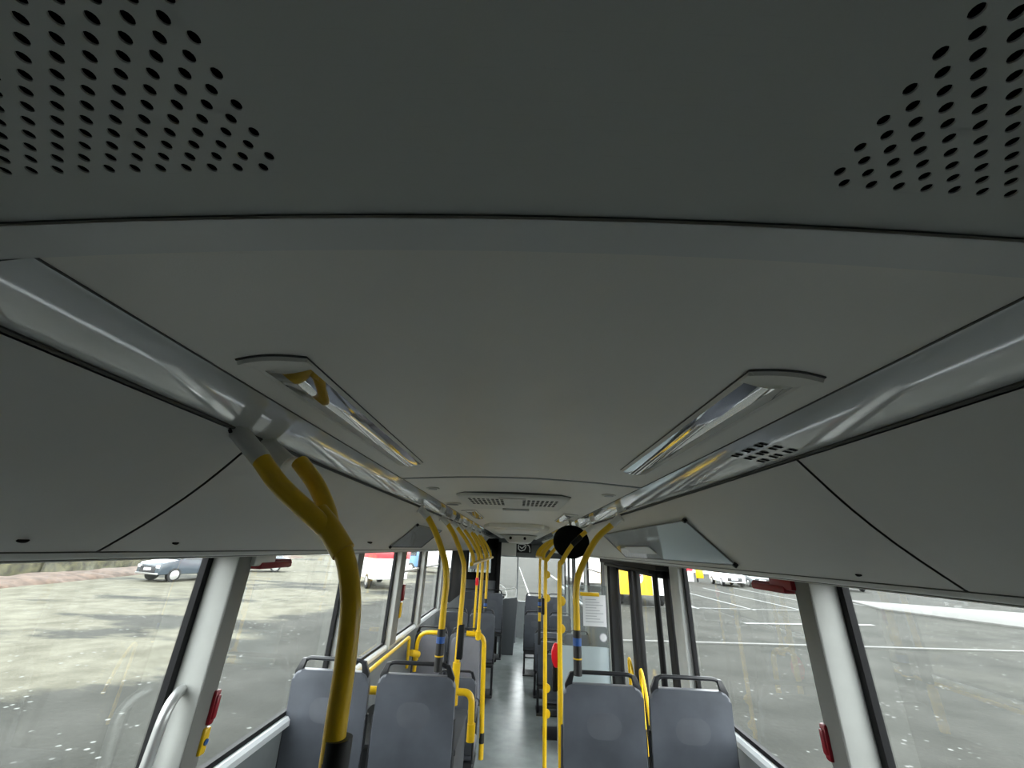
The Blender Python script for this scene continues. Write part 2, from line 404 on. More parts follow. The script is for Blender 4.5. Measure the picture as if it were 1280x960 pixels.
# glossy duct strips and valances (both sides)
def side_profiles(sd):
    strip = [(sd * CX, cz(CX) - 0.001), (sd * (CX + 0.004), cz(CX) - 0.004), (sd * (VX - 0.002), VZ + 0.004)]
    val = [(sd * (VX + 0.002), VZ - 0.004)]
    for i in range(1, 9):
        t = i / 8.0; bulge = 0.016 * math.sin(t * PI)
        x = VX + (BX - VX) * t; z = VZ + (BZ - VZ) * t
        val.append((sd * (x - bulge * 0.7), z - bulge * 0.7))
    lip = [(sd * BX, BZ), (sd * (BX + 0.006), BZ - 0.010), (sd * (BX + 0.016), BZ - 0.014), (sd * (BX + 0.03), BZ - 0.014)]
    under = [(sd * (BX + 0.03), BZ - 0.012), (sd * 1.0, BZ - 0.004), (sd * (W + 0.02), -0.035)]
    return strip, val, lip, under
for sd, nm in ((-1, 'left'), (1, 'right')):
    strip, val, lip, under = side_profiles(sd)
    ntrim += 1
    m = MB(); m.sheet(strip, 0.288, Y1 - 0.4, 60)
    o = struct(obj('trim_%d' % ntrim, m, 'gloss_panel', origin=(sd * .58, 5, .24), smooth=60))
    gm = MB(); gm.tube([(sd * (CX + 0.000), y, cz(CX) - 0.001) for y in (0.288, Y1 - 0.4)], 0.0014, 6); gm.tube([(sd * VX, y, VZ + 0.001) for y in (0.0, Y1 - 0.4)], 0.0032, 6)
    obj('edge_joint', gm, 'groove', o)
    if sd > 0:      # nine pairs of small slots cut into the right strip
        sl = MB(); n_ = Vector((-(VZ + 0.004 - cz(CX)), 0, -(VX - CX))).normalized(); dirx = Vector((VX - CX, 0, VZ + 0.004 - cz(CX) + 0.004)).normalized()
        for iu in range(3):
            for iv in range(3):
                for q in (-1, 1):
                    p = Vector((CX, 0, cz(CX) - 0.004)) + dirx * (0.045 + iu * 0.030); y = 0.835 + iv * 0.05 + q * 0.009 + iu * 0.0
                    a = p - dirx * 0.009; b = p + dirx * 0.009; off = Vector((-0.3, 0, -1)).normalized() * 0.0012
                    sl.quad(Vector((a.x, y - 0.0055, a.z)) + off, Vector((b.x, y - 0.0055, b.z)) + off, Vector((b.x, y + 0.0055, b.z)) + off, Vector((a.x, y + 0.0055, a.z)) + off)
        obj('air_slot', sl, 'void', o, smooth=0)
    ntrim += 1
    segs = [(Y0, 0.861), (0.869, 2.9), (2.905, 4.9), (4.905, 6.9), (6.905, Y1)]
    m = MB()
    for a, b in segs: m.sheet(val, a, b, 1)
    o = struct(obj('trim_%d' % ntrim, m, 'valance', origin=(sd * .75, 5, .1), smooth=60))
    l = MB(); l.sheet(lip, Y0, Y1, 40); obj('lower_lip', l, 'lip', o, smooth=60)
    l = MB(); l.tube([(sd * (BX - .001), Y0, BZ), (sd * (BX - .001), Y1, BZ)], 0.0016, 6); l.tube([(sd * (BX + .024), Y0, BZ - .0145), (sd * (BX + .024), Y1, BZ - .0145)], 0.0022, 6); obj('lip_groove', l, 'groove', o)
    l = MB(); l.tube([(sd * (BX + .036), Y0, BZ - .0165), (sd * (BX + .036), Y1, BZ - .0165)], 0.003, 8); obj('lip_bead', l, 'lip', o)
    l = MB(); l.sheet(under, Y0, Y1, 1); obj('underside', l, 'lip', o, smooth=60)
    l = MB()
    back = [(x + sd * 0.004, z + 0.004) for x, z in val]
    for yy in (0.865, 2.9025, 4.9025, 6.9025): l.sheet(back, yy - 0.02, yy + 0.02, 1)
    obj('panel_gap', l, 'groove', o, smooth=60)
    # strip over the joint at the rear, closing the roof corner behind the first seam
    cl = MB(); cl.sheet([(sd * CX, cz(CX) ), (sd * VX, VZ + 0.03), (sd * 0.9, 0.18)], Y0, 0.288, 1); obj('rear_closing_panel', cl, 'rear_ceiling', o, smooth=60)
def val_point(sd, t, y, off=0.0):
    b = 0.016 * math.sin(t * PI)
    x = VX + (BX - VX) * t - b * 0.7; z = VZ + (BZ - VZ) * t - b * 0.7
    n = Vector((-0.70, 0, -0.71)); return Vector((sd * (x + n.x * off), y, z + n.z * off))
# slotted locks in the valance flaps
lk = 0
for sd, y, t, lab in ((-1, 0.70, 0.90, 'small dark slot lock at the left edge of the left locker flap'), (-1, 1.02, 0.90, 'small dark slot lock on the left locker flap above the parked dark car'),
                      (-1, 2.28, 0.80, 'black oval slot lock on the left flap beside the clear poster pocket'), (1, 1.09, 0.92, 'small dark slot lock on the right locker flap near the seam')):
    m = MB(); rot = Matrix.Rotation(sd * math.radians(45), 3, 'Y')
    t_ = MB(); t_.disc((0, 0, 0), 0.004 if y < 2 else 0.010, 'z', 0.003, 16, ry=0.009 if y < 2 else 0.035)
    t_.bm.transform(Matrix.Translation(val_point(sd, t, y, 0.0015)) @ Matrix.Rotation(-sd * math.radians(45) , 4, 'Y')); m.add(t_)
    tag(obj('flap_lock', m, 'blk'), lab, 'lock')

# perforated rear ceiling panel: real holes in a staggered grid
def perf_cell(bm, cx, cy, px, py, r, zf, n=12, depth=0.0015):
    per = []; 
    for k in range(n):
        a = 2 * PI * (k + 0.5) / n; c, s_ = math.cos(a), math.sin(a)
        q = min((px / 2) / abs(c) if abs(c) > 1e-6 else 1e9, (py / 2) / abs(s_) if abs(s_) > 1e-6 else 1e9)
        per.append((cx + c * q, cy + s_ * q))
    V = lambda x, y, dz=0: bm.verts.new((x, y, zf(x, y) + dz))
    cir = [(cx + math.cos(2 * PI * (k + 0.5) / n) * r, cy + math.sin(2 * PI * (k + 0.5) / n) * r) for k in range(n)]
    P = [V(*p) for p in per]; Q = [V(*p) for p in cir]; R = [V(p[0], p[1], depth) for p in cir]
    for k in range(n):
        j = (k + 1) % n
        bm.faces.new((P[k], P[j], Q[j], Q[k])); bm.faces.new((Q[k], Q[j], R[j], R[k]))
    # corner fill
    for cxn, cyn in ((1, 1), (-1, 1), (-1, -1), (1, -1)):
        corner = (cx + cxn * px / 2, cy + cyn * py / 2)
        best = sorted(range(n), key=lambda k: (per[k][0] - corner[0]) ** 2 + (per[k][1] - corner[1]) ** 2)[:2]
        a, b = per[best[0]], per[best[1]]
        if abs(a[0] - b[0]) > 1e-6 and abs(a[1] - b[1]) > 1e-6: bm.faces.new((V(*a), V(*corner), V(*b)))
px_, py_ = 0.0212 * K, 0.0098 * K
rp = MB(); zf = lambda x, y: cz(x) 
def plain(bm, x0, x1, y0, y1):
    n = max(1, int(abs(x1 - x0) / 0.04)); vs = [[bm.verts.new((x0 + (x1 - x0) * i / n, y, zf(x0 + (x1 - x0) * i / n, y))) for i in range(n + 1)] for y in (y0, y1)]
    for i in range(n): bm.faces.new((vs[0][i], vs[0][i + 1], vs[1][i + 1], vs[1][i]))
nrows = 21; ncol = 13
YR = 0.2218 * K; ytop = YR + py_ / 2
plain(rp.bm, -0.9, 0.9, ytop, 0.2482)
hole_cells = []
for j in range(nrows):
    yc = YR - j * py_; odd = j % 2
    xl = -0.2203 * K + (px_ / 2 if odd else 0); xr = 0.2515 * K - (px_ / 2 if odd else 0)
    for i in range(ncol):
        perf_cell(rp.bm, xl - i * px_, yc, px_, py_, 0.0035, zf); perf_cell(rp.bm, xr + i * px_, yc, px_, py_, 0.0035, zf)
    plain(rp.bm, -0.9, xl - (ncol - 0.5) * px_, yc - py_ / 2, yc + py_ / 2)
    plain(rp.bm, xl + px_ / 2, xr - px_ / 2, yc - py_ / 2, yc + py_ / 2)
    plain(rp.bm, xr + (ncol - 0.5) * px_, 0.9, yc - py_ / 2, yc + py_ / 2)
plain(rp.bm, -0.9, 0.9, Y0, YR - (nrows - 0.5) * py_ )
for v in rp.bm.verts:
    if v.co.y < 0.24: v.co.y += 0.0115 * v.co.x + 0.0022      # the hole field sits very slightly skewed
rpo = obj('perforated_panel', rp, 'rear_ceiling', ce_o, smooth=30)
bk = MB(); bk.sheet([(x, cz(x) + 0.005) for x in xs_lin(-0.9, 0.9, 20)], -0.1, 0.238); obj('grille_backing', bk, 'void', ce_o, smooth=60)

# ------------------------------------------------------------ ceiling lamps
def ceiling_lamp(sd, y0, y1, lab):
    t = thing('ceiling_lamp', lab, 'lamp', (sd * 0.39, (y0 + y1) / 2, cz(.39)), 'recessed strip lamps along the ceiling')
    def zz(x, d): return cz(x) - d
    # bevelled housing rim
    h = MB(); xi, xo = 0.326, 0.424; n = 10
    rows = []
    ys = [y0 - 0.012, y0, y0 + 0.03, y1 - 0.03, y1, y1 + 0.01]; ds = [-0.001, 0.012, 0.014, 0.014, 0.010, -0.001]
    # frame built as four strips round the lens opening
    li, lo = 0.333, 0.405
    def strip(xa, xb, ya, yb, da, db, dc, dd):
        h.quad((sd * xa, ya, zz(xa, da)), (sd * xb, ya, zz(xb, db)), (sd * xb, yb, zz(xb, dc)), (sd * xa, yb, zz(xa, dd)))
    D = 0.007
    strip(xi, li, y0, y1, 0, D, D, 0); strip(lo, xo, y0, y1, D, 0.0, 0.0, D)
    # arched near end
    near = MB()
    for i in range(12):
        xa = xi + (xo + 0.008 - xi) * i / 12; xb = xi + (xo + 0.008 - xi) * (i + 1) / 12
        ea = 0.010 * math.sin(PI * min(1, (i) / 12 * 1.0)); eb = 0.010 * math.sin(PI * (i + 1) / 12)
        h.quad((sd * xa, y0 - ea, zz(xa, 0)), (sd * xb, y0 - eb, zz(xb, 0)), (sd * xb, y0 - eb + 0.006, zz(xb, D)), (sd * xa, y0 - ea + 0.006, zz(xa, D)))
        h.quad((sd * xa, y0 - ea + 0.006, zz(xa, D)), (sd * xb, y0 - eb + 0.006, zz(xb, D)), (sd * xb, y0 + 0.03, zz(xb, D * (1 - max(0, (xb - lo) / (xo + .008 - lo))))), (sd * xa, y0 + 0.03, zz(xa, D * (1 - max(0, (xa - lo) / (xo + .008 - lo))))))
    strip(xi, xo, y1, y1 + 0.012, D * .3, 0, 0, 0)
    obj('housing', h, 'ceiling', t, smooth=25)
    lip = MB(); lip.tube([(sd * (xi + (xo + 0.008 - xi) * i / 12), y0 - 0.010 * math.sin(PI * i / 12) , zz(xi + (xo + .008 - xi) * i / 12, 0.001)) for i in range(13)], 0.0018, 6)
    lip.tube([(sd * xi, y0, zz(xi, 0.001)), (sd * xi, y1, zz(xi, 0.001))], 0.0012, 6)
    obj('lip_shadow', lip, 'groove', t)  # dark tubes draw in the shadow along the housing lip
    # inner tray, tube and clear lens
    tr = MB()
    tr.quad((sd * li, y0 + .03, zz(li, D)), (sd * li, y1, zz(li, D)), (sd * (li + .015), y1, zz(li, -.03)), (sd * (li + .015), y0 + .03, zz(li, -.03)))
    tr.quad((sd * (li + .015), y0 + .03, zz(li, -.03)), (sd * (li + .015), y1, zz(li, -.03)), (sd * (lo - .01), y1, zz(lo, -.03)), (sd * (lo - .01), y0 + .03, zz(lo, -.03)))
    tr.quad((sd * (lo - .01), y0 + .03, zz(lo, -.03)), (sd * (lo - .01), y1, zz(lo, -.03)), (sd * lo, y1, zz(lo, D)), (sd * lo, y0 + .03, zz(lo, D)))
    tr.quad((sd * li, y1, zz(li, D)), (sd * lo, y1, zz(lo, D)), (sd * lo, y1, zz(lo, -.03)), (sd * li, y1, zz(li, -.03)))
    obj('reflector', tr, 'reflector', t, smooth=0)
    tb = MB(); tb.tube([(sd * .368, y0 + .06, cz(.368) + .008), (sd * .368, y1 - .04, cz(.368) + .008)], 0.008, 12); obj('lamp_tube', tb, 'tube', t)
    ln_ = MB(); nn = 8
    pr = [(sd * (li + (lo - li) * i / nn), zz(li + (lo - li) * i / nn, D + 0.006 * math.sin(PI * i / nn))) for i in range(nn + 1)]
    ln_.sheet(pr, y0 + 0.03, y1, 24); obj('lens', ln_, 'lens', t, smooth=60)
    return t
ceiling_lamp(-1, 0.515, 1.285, 'long recessed strip lamp above the nearest left yellow pole')
ceiling_lamp(1, 0.515, 1.285, 'long recessed strip lamp on the right, beside the slotted glossy strip')
ceiling_lamp(-1, 3.0, 3.8, 'small distant strip lamp left of the far end of the roof vent')
ceiling_lamp(1, 3.0, 3.8, 'small distant strip lamp above the round black mirror')
# ------------------------------------------------------------ roof vent
def rvent():
    t = thing('roof_vent', 'cream rectangular roof vent with two perforated grilles over the aisle', 'vent', (-0.04, 2.55, cz(0)))
    y0, y1, xa, xb, d = 2.02, 2.70, -0.33, 0.257, 0.026
    m = MB(); m.prism([(xa, y0 + .05), (xa + .05, y0), (xb - .05, y0), (xb, y0 + .05), (xb, y1 - .05), (xb - .05, y1), (xa + .05, y1), (xa, y1 - .05)], 'z', cz(0) - d, cz(0) + 0.01, 0.012, 3)
    pl = obj('vent_plate', m, 'cream', t)
    for sx in (-1, 1):
        hb = MB()
        for i in range(8):
            for j in range(5):
                cx = -0.037 + sx * (0.060 + i * 0.0245); cy = y0 + 0.11 + j * 0.062 
                hb.disc((cx, cy, cz(0) - d - 0.0005), 0.0085, 'z', 0.002, 10, ry=0.016)
        obj('grille_pattern', hb, 'void', t, smooth=0)
    m = MB(); m.box(-0.11, 0.03, y0 + 0.03, y0 + 0.055, cz(0) - d - 0.006, cz(0) - d, 0.003); obj('release_handle', m, 'ceiling', t)
    m = MB(); m.box(-0.11, 0.06, y1 - 0.10, y1 - 0.07, cz(0) - d - 0.012, cz(0) - d, 0.004); obj('lever', m, 'chrome', t)
    m = MB(); m.prism([(xa - .006, y0 + .05), (xa + .05, y0 - .006), (xb - .05, y0 - .006), (xb + .006, y0 + .05), (xb + .006, y1), (xa - .006, y1)], 'z', cz(0) - .010, cz(0) + .008, 0.0); obj('rubber_seal', m, 'groove', t)
rvent()
# downlights and small covers on the ceiling beyond the joint
sp0 = thing('downlight', 'small round chrome downlight left of the roof vent', 'light', (-0.41, 1.86, cz(.41)), 'small round ceiling downlights')
m = MB(); m.disc((-0.41, 1.86, cz(.41) - .002), 0.032, 'z', 0.006, 24, bev=.002); obj('bezel', m, 'cream', sp0)
m = MB(); m.disc((-0.41, 1.86, cz(.41) - .006), 0.020, 'z', 0.004, 20); obj('bulb_cover', m, 'chrome', sp0)
dup(sp0, (0.41, 1.86, cz(.41)), 'small round chrome downlight right of the roof vent')
sm = thing('speaker_grille', 'thin dark slotted cover on the ceiling left of the vent', 'speaker', (-0.33, 2.95, cz(.33)))
m = MB(); m.disc((-0.42, 2.52, cz(.42) - .003), 0.055, 'z', 0.008, 24, ry=0.05, bev=.002); obj('cover', m, 'ceiling', sm)
m = MB(); m.disc((-0.42, 2.52, cz(.42) - .008), 0.038, 'z', 0.003, 24); obj('mesh_disc', m, 'cab', sm)
# second roof hatch and the raised header box
rh = thing('roof_hatch', 'pale moulded roof hatch beyond the perforated vent', 'hatch', (-0.03, 5.4, cz(0)))
m = MB(); m.prism([(-.42, 4.9), (-.34, 4.6), (.28, 4.6), (.36, 4.9), (.36, 6.2), (-.42, 6.2)], 'z', cz(0) - .05, cz(0) + .01, .02); obj('frame', m, 'cream', rh)
m = MB(); m.prism([(-.30, 4.95), (-.26, 4.8), (.20, 4.8), (.24, 4.95), (.24, 6.0), (-.30, 6.0)], 'z', cz(0) - .065, cz(0) - .04, .008); obj('lid', m, 'ceiling', rh)
hb = thing('header_box', 'low grey ceiling box with two round black buttons at the front', 'box', (-.02, 8.6, cz(0)))
m = MB(); m.prism([(-.40, 0.243), (-.30, 0.22), (-.22, 0.12), (.24, 0.12), (.32, .22), (.38, .245)], 'y', 8.2, Y1 - .3, .01); obj('housing', m, 'ceiling', hb)
for x in (-.14, .14):
    m = MB(); m.disc((x - .02, 8.19, .19), .028, 'y', .03, 16); obj('button', m, 'blk', hb)

# ------------------------------------------------------------ front header, destination sign, cab
m = MB(); m.box(-1.1, 1.12, Y1 - .16, Y1 - .01, -.20, .12, .01); 
ntrim += 1; hd = struct(obj('trim_%d' % ntrim, m, 'sign_face'))
m = MB(); m.box(-.55, -.05, 9.6, 9.75, -.16, .115, .012); tag(obj('locker', m, 'cream'), 'cream locker box hanging above the windscreen left of the sign', 'box')
lg = MB()
def bar2(a, b, w, y):
    a = Vector((a[0], y, a[1])); b = Vector((b[0], y, b[1])); d = (b - a).normalized(); s_ = Vector((-d.z, 0, d.x)) * w / 2
    lg.bm.faces.new([lg.bm.verts.new(q) for q in (a - s_, b - s_, b + s_, a + s_)])
yb = Y1 - .19
for pts in ([(-.0, .10), (.0, .0), (.06, -.05), (.16, -.02), (.20, .06), (.17, .11), (.0, .115)], [(.03, .06), (.09, .01), (.19, .10)], [(.22, .10), (.27, .09), (.30, .02), (.30, -.07)]):
    for a, b in zip(pts, pts[1:]): bar2(a, b, .022, yb)
sg = thing('header_sign', 'dark sign with white looping letter marks above the windscreen', 'sign', (.14, Y1 - .17, -.1))
m = MB(); m.box(-.04, .34, Y1 - .185, Y1 - .16, -.09, .13, .004); obj('sign_board', m, 'blk', sg)
obj('white_marks', lg, 'white', sg, smooth=0)
# driver's cab
cb = thing('cab_partition', 'black driver cab partition with a window and a tall black post', 'partition', (-.75, 8.9, ZF))
m = MB(); m.box(-1.13, -.42, 8.88, 8.93, ZF, -.50, .005); obj('lower_panel', m, 'cab', cb)
m = MB(); m.box(-1.13, -1.03, 8.87, 8.94, -.5, .18); m.box(-.56, -.42, 8.87, 8.94, -.5, .18); m.box(-1.13, -.42, 8.87, 8.94, -.04, .18); m.box(-1.13, -.42, 8.87, 8.94, -.62, -.48); obj('window_frame', m, 'blk', cb, smooth=0)
m = MB(); m.box(-1.03, -.56, 8.9, 8.905, -.48, -.04); obj('pane', m, 'partition_glass', cb, smooth=0)
m = MB(); m.box(-.44, -.36, 8.84, 8.96, ZF, .12, .01); obj('post', m, 'blk', cb)
nb = thing('notice_board', 'white notice with a blue grey block on the cab partition', 'notice', (-.8, 8.86, -.4))
m = MB(); m.box(-1.0, -.62, 8.855, 8.865, -.42, -.12, .002); obj('sheet', m, 'paper', nb)
m = MB(); m.box(-.97, -.92, 8.850, 8.854, -.36, -.16); m.box(-.84, -.66, 8.850, 8.854, -.26, -.15); obj('print', m, 'ink', nb, smooth=0)
bs = thing('side_screen', 'black opaque screen beside the far left window in front of the cab', 'screen', (-1.08, 7.9, -.8))
m = MB(); m.box(-1.10, -1.06, 7.0, 8.85, SILL, .0, .01); obj('screen', m, 'blk', bs)
cd = thing('cab_door', 'low dark grey cab door with a pale top rail beside the aisle', 'door', (-.15, 9.5, ZF))
m = MB(); m.prism([(-.35, ZF), (-.05, ZF), (.02, -1.02), (.0, -.96), (-.35, -1.0)], 'y', 9.42, 9.47, .006); obj('panel', m, 'cab', cd)
m = MB(); m.tube(fillet([(-.35, 9.44, -.9), (-.34, 9.44, -.84), (-.02, 9.44, -.78), (-.01, 9.44, -1.3)], .05), .012, 8); obj('top_rail', m, 'white', cd)
sw = thing('steering_wheel', 'dark steering wheel with a bright rim behind the low cab door', 'steering wheel', (-.28, 10.2, -.95))
m = MB(); m.tube([(-.45 + .21 * math.cos(a), 10.05 + .10 * math.sin(a), -.98 + .19 * math.sin(a)) for a in [i / 20 * 2 * PI for i in range(21)]], .016, 8, cap=False); obj('rim', m, 'white', sw)
m = MB(); m.tube([(-.45, 10.05, -.98), (-.45, 10.58, -1.42)], .03, 8); m.tube([(-.65, 10.05, -.98), (-.25, 10.05, -.98)], .014, 8); obj('spoke', m, 'blk', sw)
ds = thing('dashboard', 'dark curved dashboard under the windscreen', 'dashboard', (-.5, 10.9, ZF))
m = MB(); m.prism([(10.55, ZF), (10.5, -1.25), (10.7, -1.12), (Y1 - .02, -1.16), (Y1 - .02, ZF)], 'x', -1.1, .0, .02); obj('body', m, 'cab', ds)
m = MB(); m.box(-.9, -.3, 10.45, 10.62, -1.14, -1.04, .02); obj('instrument_hood', m, 'blk', ds)

# ------------------------------------------------------------ seats
def back_outline(wt, wb, h, r=0.055, n=6):
    pts = [(-wb / 2, 0.0), (wb / 2, 0.0)]
    for sx, cx in ((1, wt / 2 - r), (-1, -(wt / 2 - r))):
        for k in range(n + 1):
            a = (k / n * PI / 2) if sx > 0 else (PI / 2 + k / n * PI / 2)
            pts.append((cx + math.cos(a) * r, h - r + math.sin(a) * r))
    return pts
def make_seat(label, pedestal=0.36, face=1, group='passenger seats in rows'):
    """origin on the floor under the backrest; 1.03 m to the shell top, 1.08 m to the handle"""
    t = thing('bus_seat', label, 'seat', (0, 0, 0), group)
    top = 1.03; bot = 0.45; hgt = top - bot; lean = -0.06 * face
    def place(mb):
        for v in mb.bm.verts:
            k = (v.co.z - bot) / hgt
            v.co.y += lean * k + 0.07 * face
    m = MB(); m.prism([(u, v + bot) for u, v in back_outline(.400, .428, hgt, .045)], 'y', -0.018, 0.018, 0.014, 4); place(m); bs_ = obj('back_shell', m, 'seat', t)
    # recessed pad in the shell with a soft crease below it
    m = MB(); m.prism([(math.cos(a) * abs(math.cos(a)) ** -.4 * .085 if abs(math.cos(a)) > 1e-4 else 0, math.sin(a) * .055 + bot + .41) for a in [k / 28 * 2 * PI + .01 for k in range(28)]], 'y', -0.0183, -0.010); place(m); obj('label_pad', m, 'seat_pad', bs_)
    m = MB(); m.prism([(u, v + bot + .02) for u, v in back_outline(.35, .41, hgt - .05, .05)], 'y', 0.018, 0.055, 0.016, 4)
    place(m); obj('back_cushion', m, 'fabric', t)
    if face < 0: pass
    # cushion and frame
    m = MB(); m.box(-.205, .205, .08, .46, .40, .47, .03, 3); obj('seat_cushion', m, 'fabric', t)
    m = MB(); m.box(-.205, .205, .07, .46, .345, .40, .02, 2); m.tube([(-.203, .06, .40), (-.200, .03, .85)], .012, 8); m.tube([(.203, .06, .40), (.200, .03, .85)], .012, 8); obj('seat_frame', m, 'seat_dark', t)
    m = MB(); m.tube([(0.19, .12, .36), (0.19, .14, 0.01)], .018, 10); m.tube([(-.19, .12, .36), (-.19, .14, 0.01)], .018, 10); m.box(-.21, .21, .06, .40, 0.0, .02, .005); obj('pedestal', m, 'seat_dark', t)
    # hoop handle over the backrest
    yh = lean + 0.07 * face
    pts = fillet([(-.178, yh, top - .07), (-.182, yh, top - .005), (-.150, yh, top + .048), (.150, yh, top + .048), (.182, yh, top - .005), (.178, yh, top - .07)], .03)
    m = MB(); m.tube(pts, .0095, 10); 
    for sx in (-1, 1):
        m.prism([(sx * .190, top - .045), (sx * .194, top - .006), (sx * .168, top + .046), (sx * .142, top + .050), (sx * .162, top - .010), (sx * .166, top - .045)], 'y', yh - .011, yh + .011, .003)
    obj('grab_handle', m, 'handle', t)
    return t
def make_seat_rear_facing(): pass
base = make_seat('left window seat of the nearest row with a worn grey back')
E = 1.03
S = [
 (-.945, 2.42, ZP - 0.0, 'grey seat by the left window in the nearest row, behind the yellow pole'),
 (-.500, 2.42, ZP - 0.0, 'grey aisle seat in the nearest left row, carrying the second yellow pole'),
 (.452, 2.42, ZP - 0.0, 'grey aisle seat in the nearest right row, under the black and blue pole sleeve'),
 (.885, 2.42, ZP - 0.0, 'grey seat by the right window in the nearest row'),
]
first = True
def seat_at(x, y, z, lab, rz=None, s=None):
    global first
    if first:
        base.location = (x, y, z + H); base['label'] = lab; first = False; r = base
        if rz is not None: base.rotation_euler = (0, 0, rz)
    else: r = dup(base, (x, y, z), lab, rz=rz)
    if s: r.scale = s
    return r
for a in S: seat_at(*a)
# left side, going forward
seat_at(-.50, 4.06, ZF + .0, 'dark backed aisle seat behind the left pair framed by yellow rails', s=(.86, 1, .93))
for x, n_ in ((-.94, 'window'), (-.55, 'aisle')):
    seat_at(x, 5.12, ZF + .07, 'grey rear facing %s seat framed by the curved yellow rails on the left' % n_, rz=PI, s=(.9, 1, 1))
for x, y, z, lab in ((-.90, 6.6, -1.93, 'grey left window seat in the row ahead of the railed pair'), (-.50, 6.6, -1.93, 'grey left aisle seat in the row ahead of the railed pair'),
                     (-.84, 8.0, -1.79, 'tall grey left window seat in front of the cab partition'), (-.44, 8.0, -1.79, 'tall grey left aisle seat in front of the cab partition')):
    seat_at(x, y, z, lab, s=(.92, 1, 1))
# right side beyond the middle door
for x, y, z, lab in ((.55, 5.62, -2.2 + .0, 'grey right aisle seat nearest to the middle door partition'), (.50, 6.3, -2.2, 'grey right aisle seat, second ahead of the middle door'),
                     (.485, 6.95, -2.2, 'grey right aisle seat, third ahead of the middle door'), (.93, 6.95, -2.2, 'grey seat behind the clear partition beside the paper notice'),
                     (.34, 8.0, -2.1, 'grey right aisle seat ahead of the blue taped pole'), (.78, 8.0, -2.1, 'grey right window seat ahead of the blue taped pole'),
                     (.37, 9.2, -1.92, 'farthest grey aisle seat on the right, near the windscreen'), (.83, 9.2, -1.92, 'farthest grey window seat on the right, near the windscreen')):
    f = (z + 1.08 - ZF) / 1.08
    seat_at(x, y, ZF, lab, s=(.95, 1, f))
# ------------------------------------------------------------ yellow poles
R_ = 0.0175
def bracket(t, a, b, r=.021):
    m = MB(); m.tube([a, b], r, 12); obj('roof_bracket', m, 'lip', t)
    m = MB(); m.tube([Vector(a) + (Vector(a) - Vector(b)).normalized() * .002, Vector(a) + (Vector(a) - Vector(b)).normalized() * -.006], r * 1.5, 14); obj('flange', m, 'lip', t)
def sleeve(t, x, y, z0, z1, zb=None):
    m = MB(); m.tube([(x, y, z0), (x, y, z1)], R_ + .004, 14); s_ = obj('pole_sleeve', m, 'sleeve', t)
    if zb:
        m = MB(); m.tube([(x, y, zb[0]), (x, y, zb[1])], R_ + .0052, 14); obj('blue_tag', m, 'blue', s_)
        m = MB(); m.tube([(x, y, zb[2]), (x, y, zb[2] + .006)], R_ + .0055, 14); obj('yellow_ring', m, 'yellow', s_)
def pole(name, lab, x, y, zb, sd=-1, top=True, zbend=-.12, r=R_, xt=None):
    t = thing(name, lab, 'pole', (x, y, zb), 'yellow grab poles')
    xt = xt or VX - .008
    P = [(x, y, zb), (x, y, (zb + zbend) / 2), (x, y, zbend - .06), (x + sd * .02, y, zbend + .04), (x + sd * (xt - abs(x)) * .42, y, .06), (sd * (xt - .055), y, VZ - .055)]
    m = MB(); m.tube([P[0]] + crv(P[1:], 8), r, 14); obj('tube', m, 'yellow', t)
    bracket(t, (sd * (xt - .008), y, VZ - .012), (sd * (xt - .06), y, VZ - .060), r + .003)
    return t
# nearest left pole: a post with a forked top
t = thing('grab_pole', 'nearest left yellow pole with a forked top over the window seat', 'pole', (-.30, .83, -.45), 'yellow grab poles')
m = MB(); m.tube(crv([(-.292, .83, -.46), (-.30, .83, -.30), (-.304, .83, -.19), (-.314, .83, -.10), (-.345, .83, -.02), (-.395, .835, .028), (-.425, .835, .045)], 8), .0185, 16); obj('post', m, 'yellow', t)
m = MB(); m.tube(crv([(-.385, .835, .018), (-.425, .81, .052), (-.49, .80, .10), (-.545, .80, .152)], 6), .0185, 14); obj('near_branch', m, 'yellow', t)
m = MB(); m.tube(crv([(-.385, .84, .022), (-.415, .87, .060), (-.46, .885, .115), (-.515, .895, .165)], 6), .0185, 14); obj('far_branch', m, 'yellow', t)
m = MB(); m.tube(crv([(-.345, .83, -.02), (-.385, .835, .022), (-.42, .838, .052)], 4), .0225, 14); obj('fork_joint', m, 'yellow', t)
for yb_, za in ((.80, 0), (.895, .0)):
    a = Vector((-.615, yb_ , .212)); b = Vector((-.54, yb_, .148 + (.012 if yb_ > .85 else 0)))
    bracket(t, a, b, .0195)
for yb_ in (.775, .83, .875, .925):
    m = MB(); m.tube([(-.612, yb_, .207), (-.607, yb_, .199)], .0035, 8); obj('bolt', m, 'blk', t)
m = MB(); m.tube([(-.285, .83, -.62), (-.292, .83, -.305)], .0225, 16); obj('pole_sleeve', m, 'sleeve', t)
m = MB(); m.tube([(-.285, .83, ZP), (-.285, .83, -.60)], .0185, 14); m.tube([(-.285, .83, ZP), (-.285, .83, ZP + .01)], .04, 16); obj('floor_post', m, 'yellow', t)
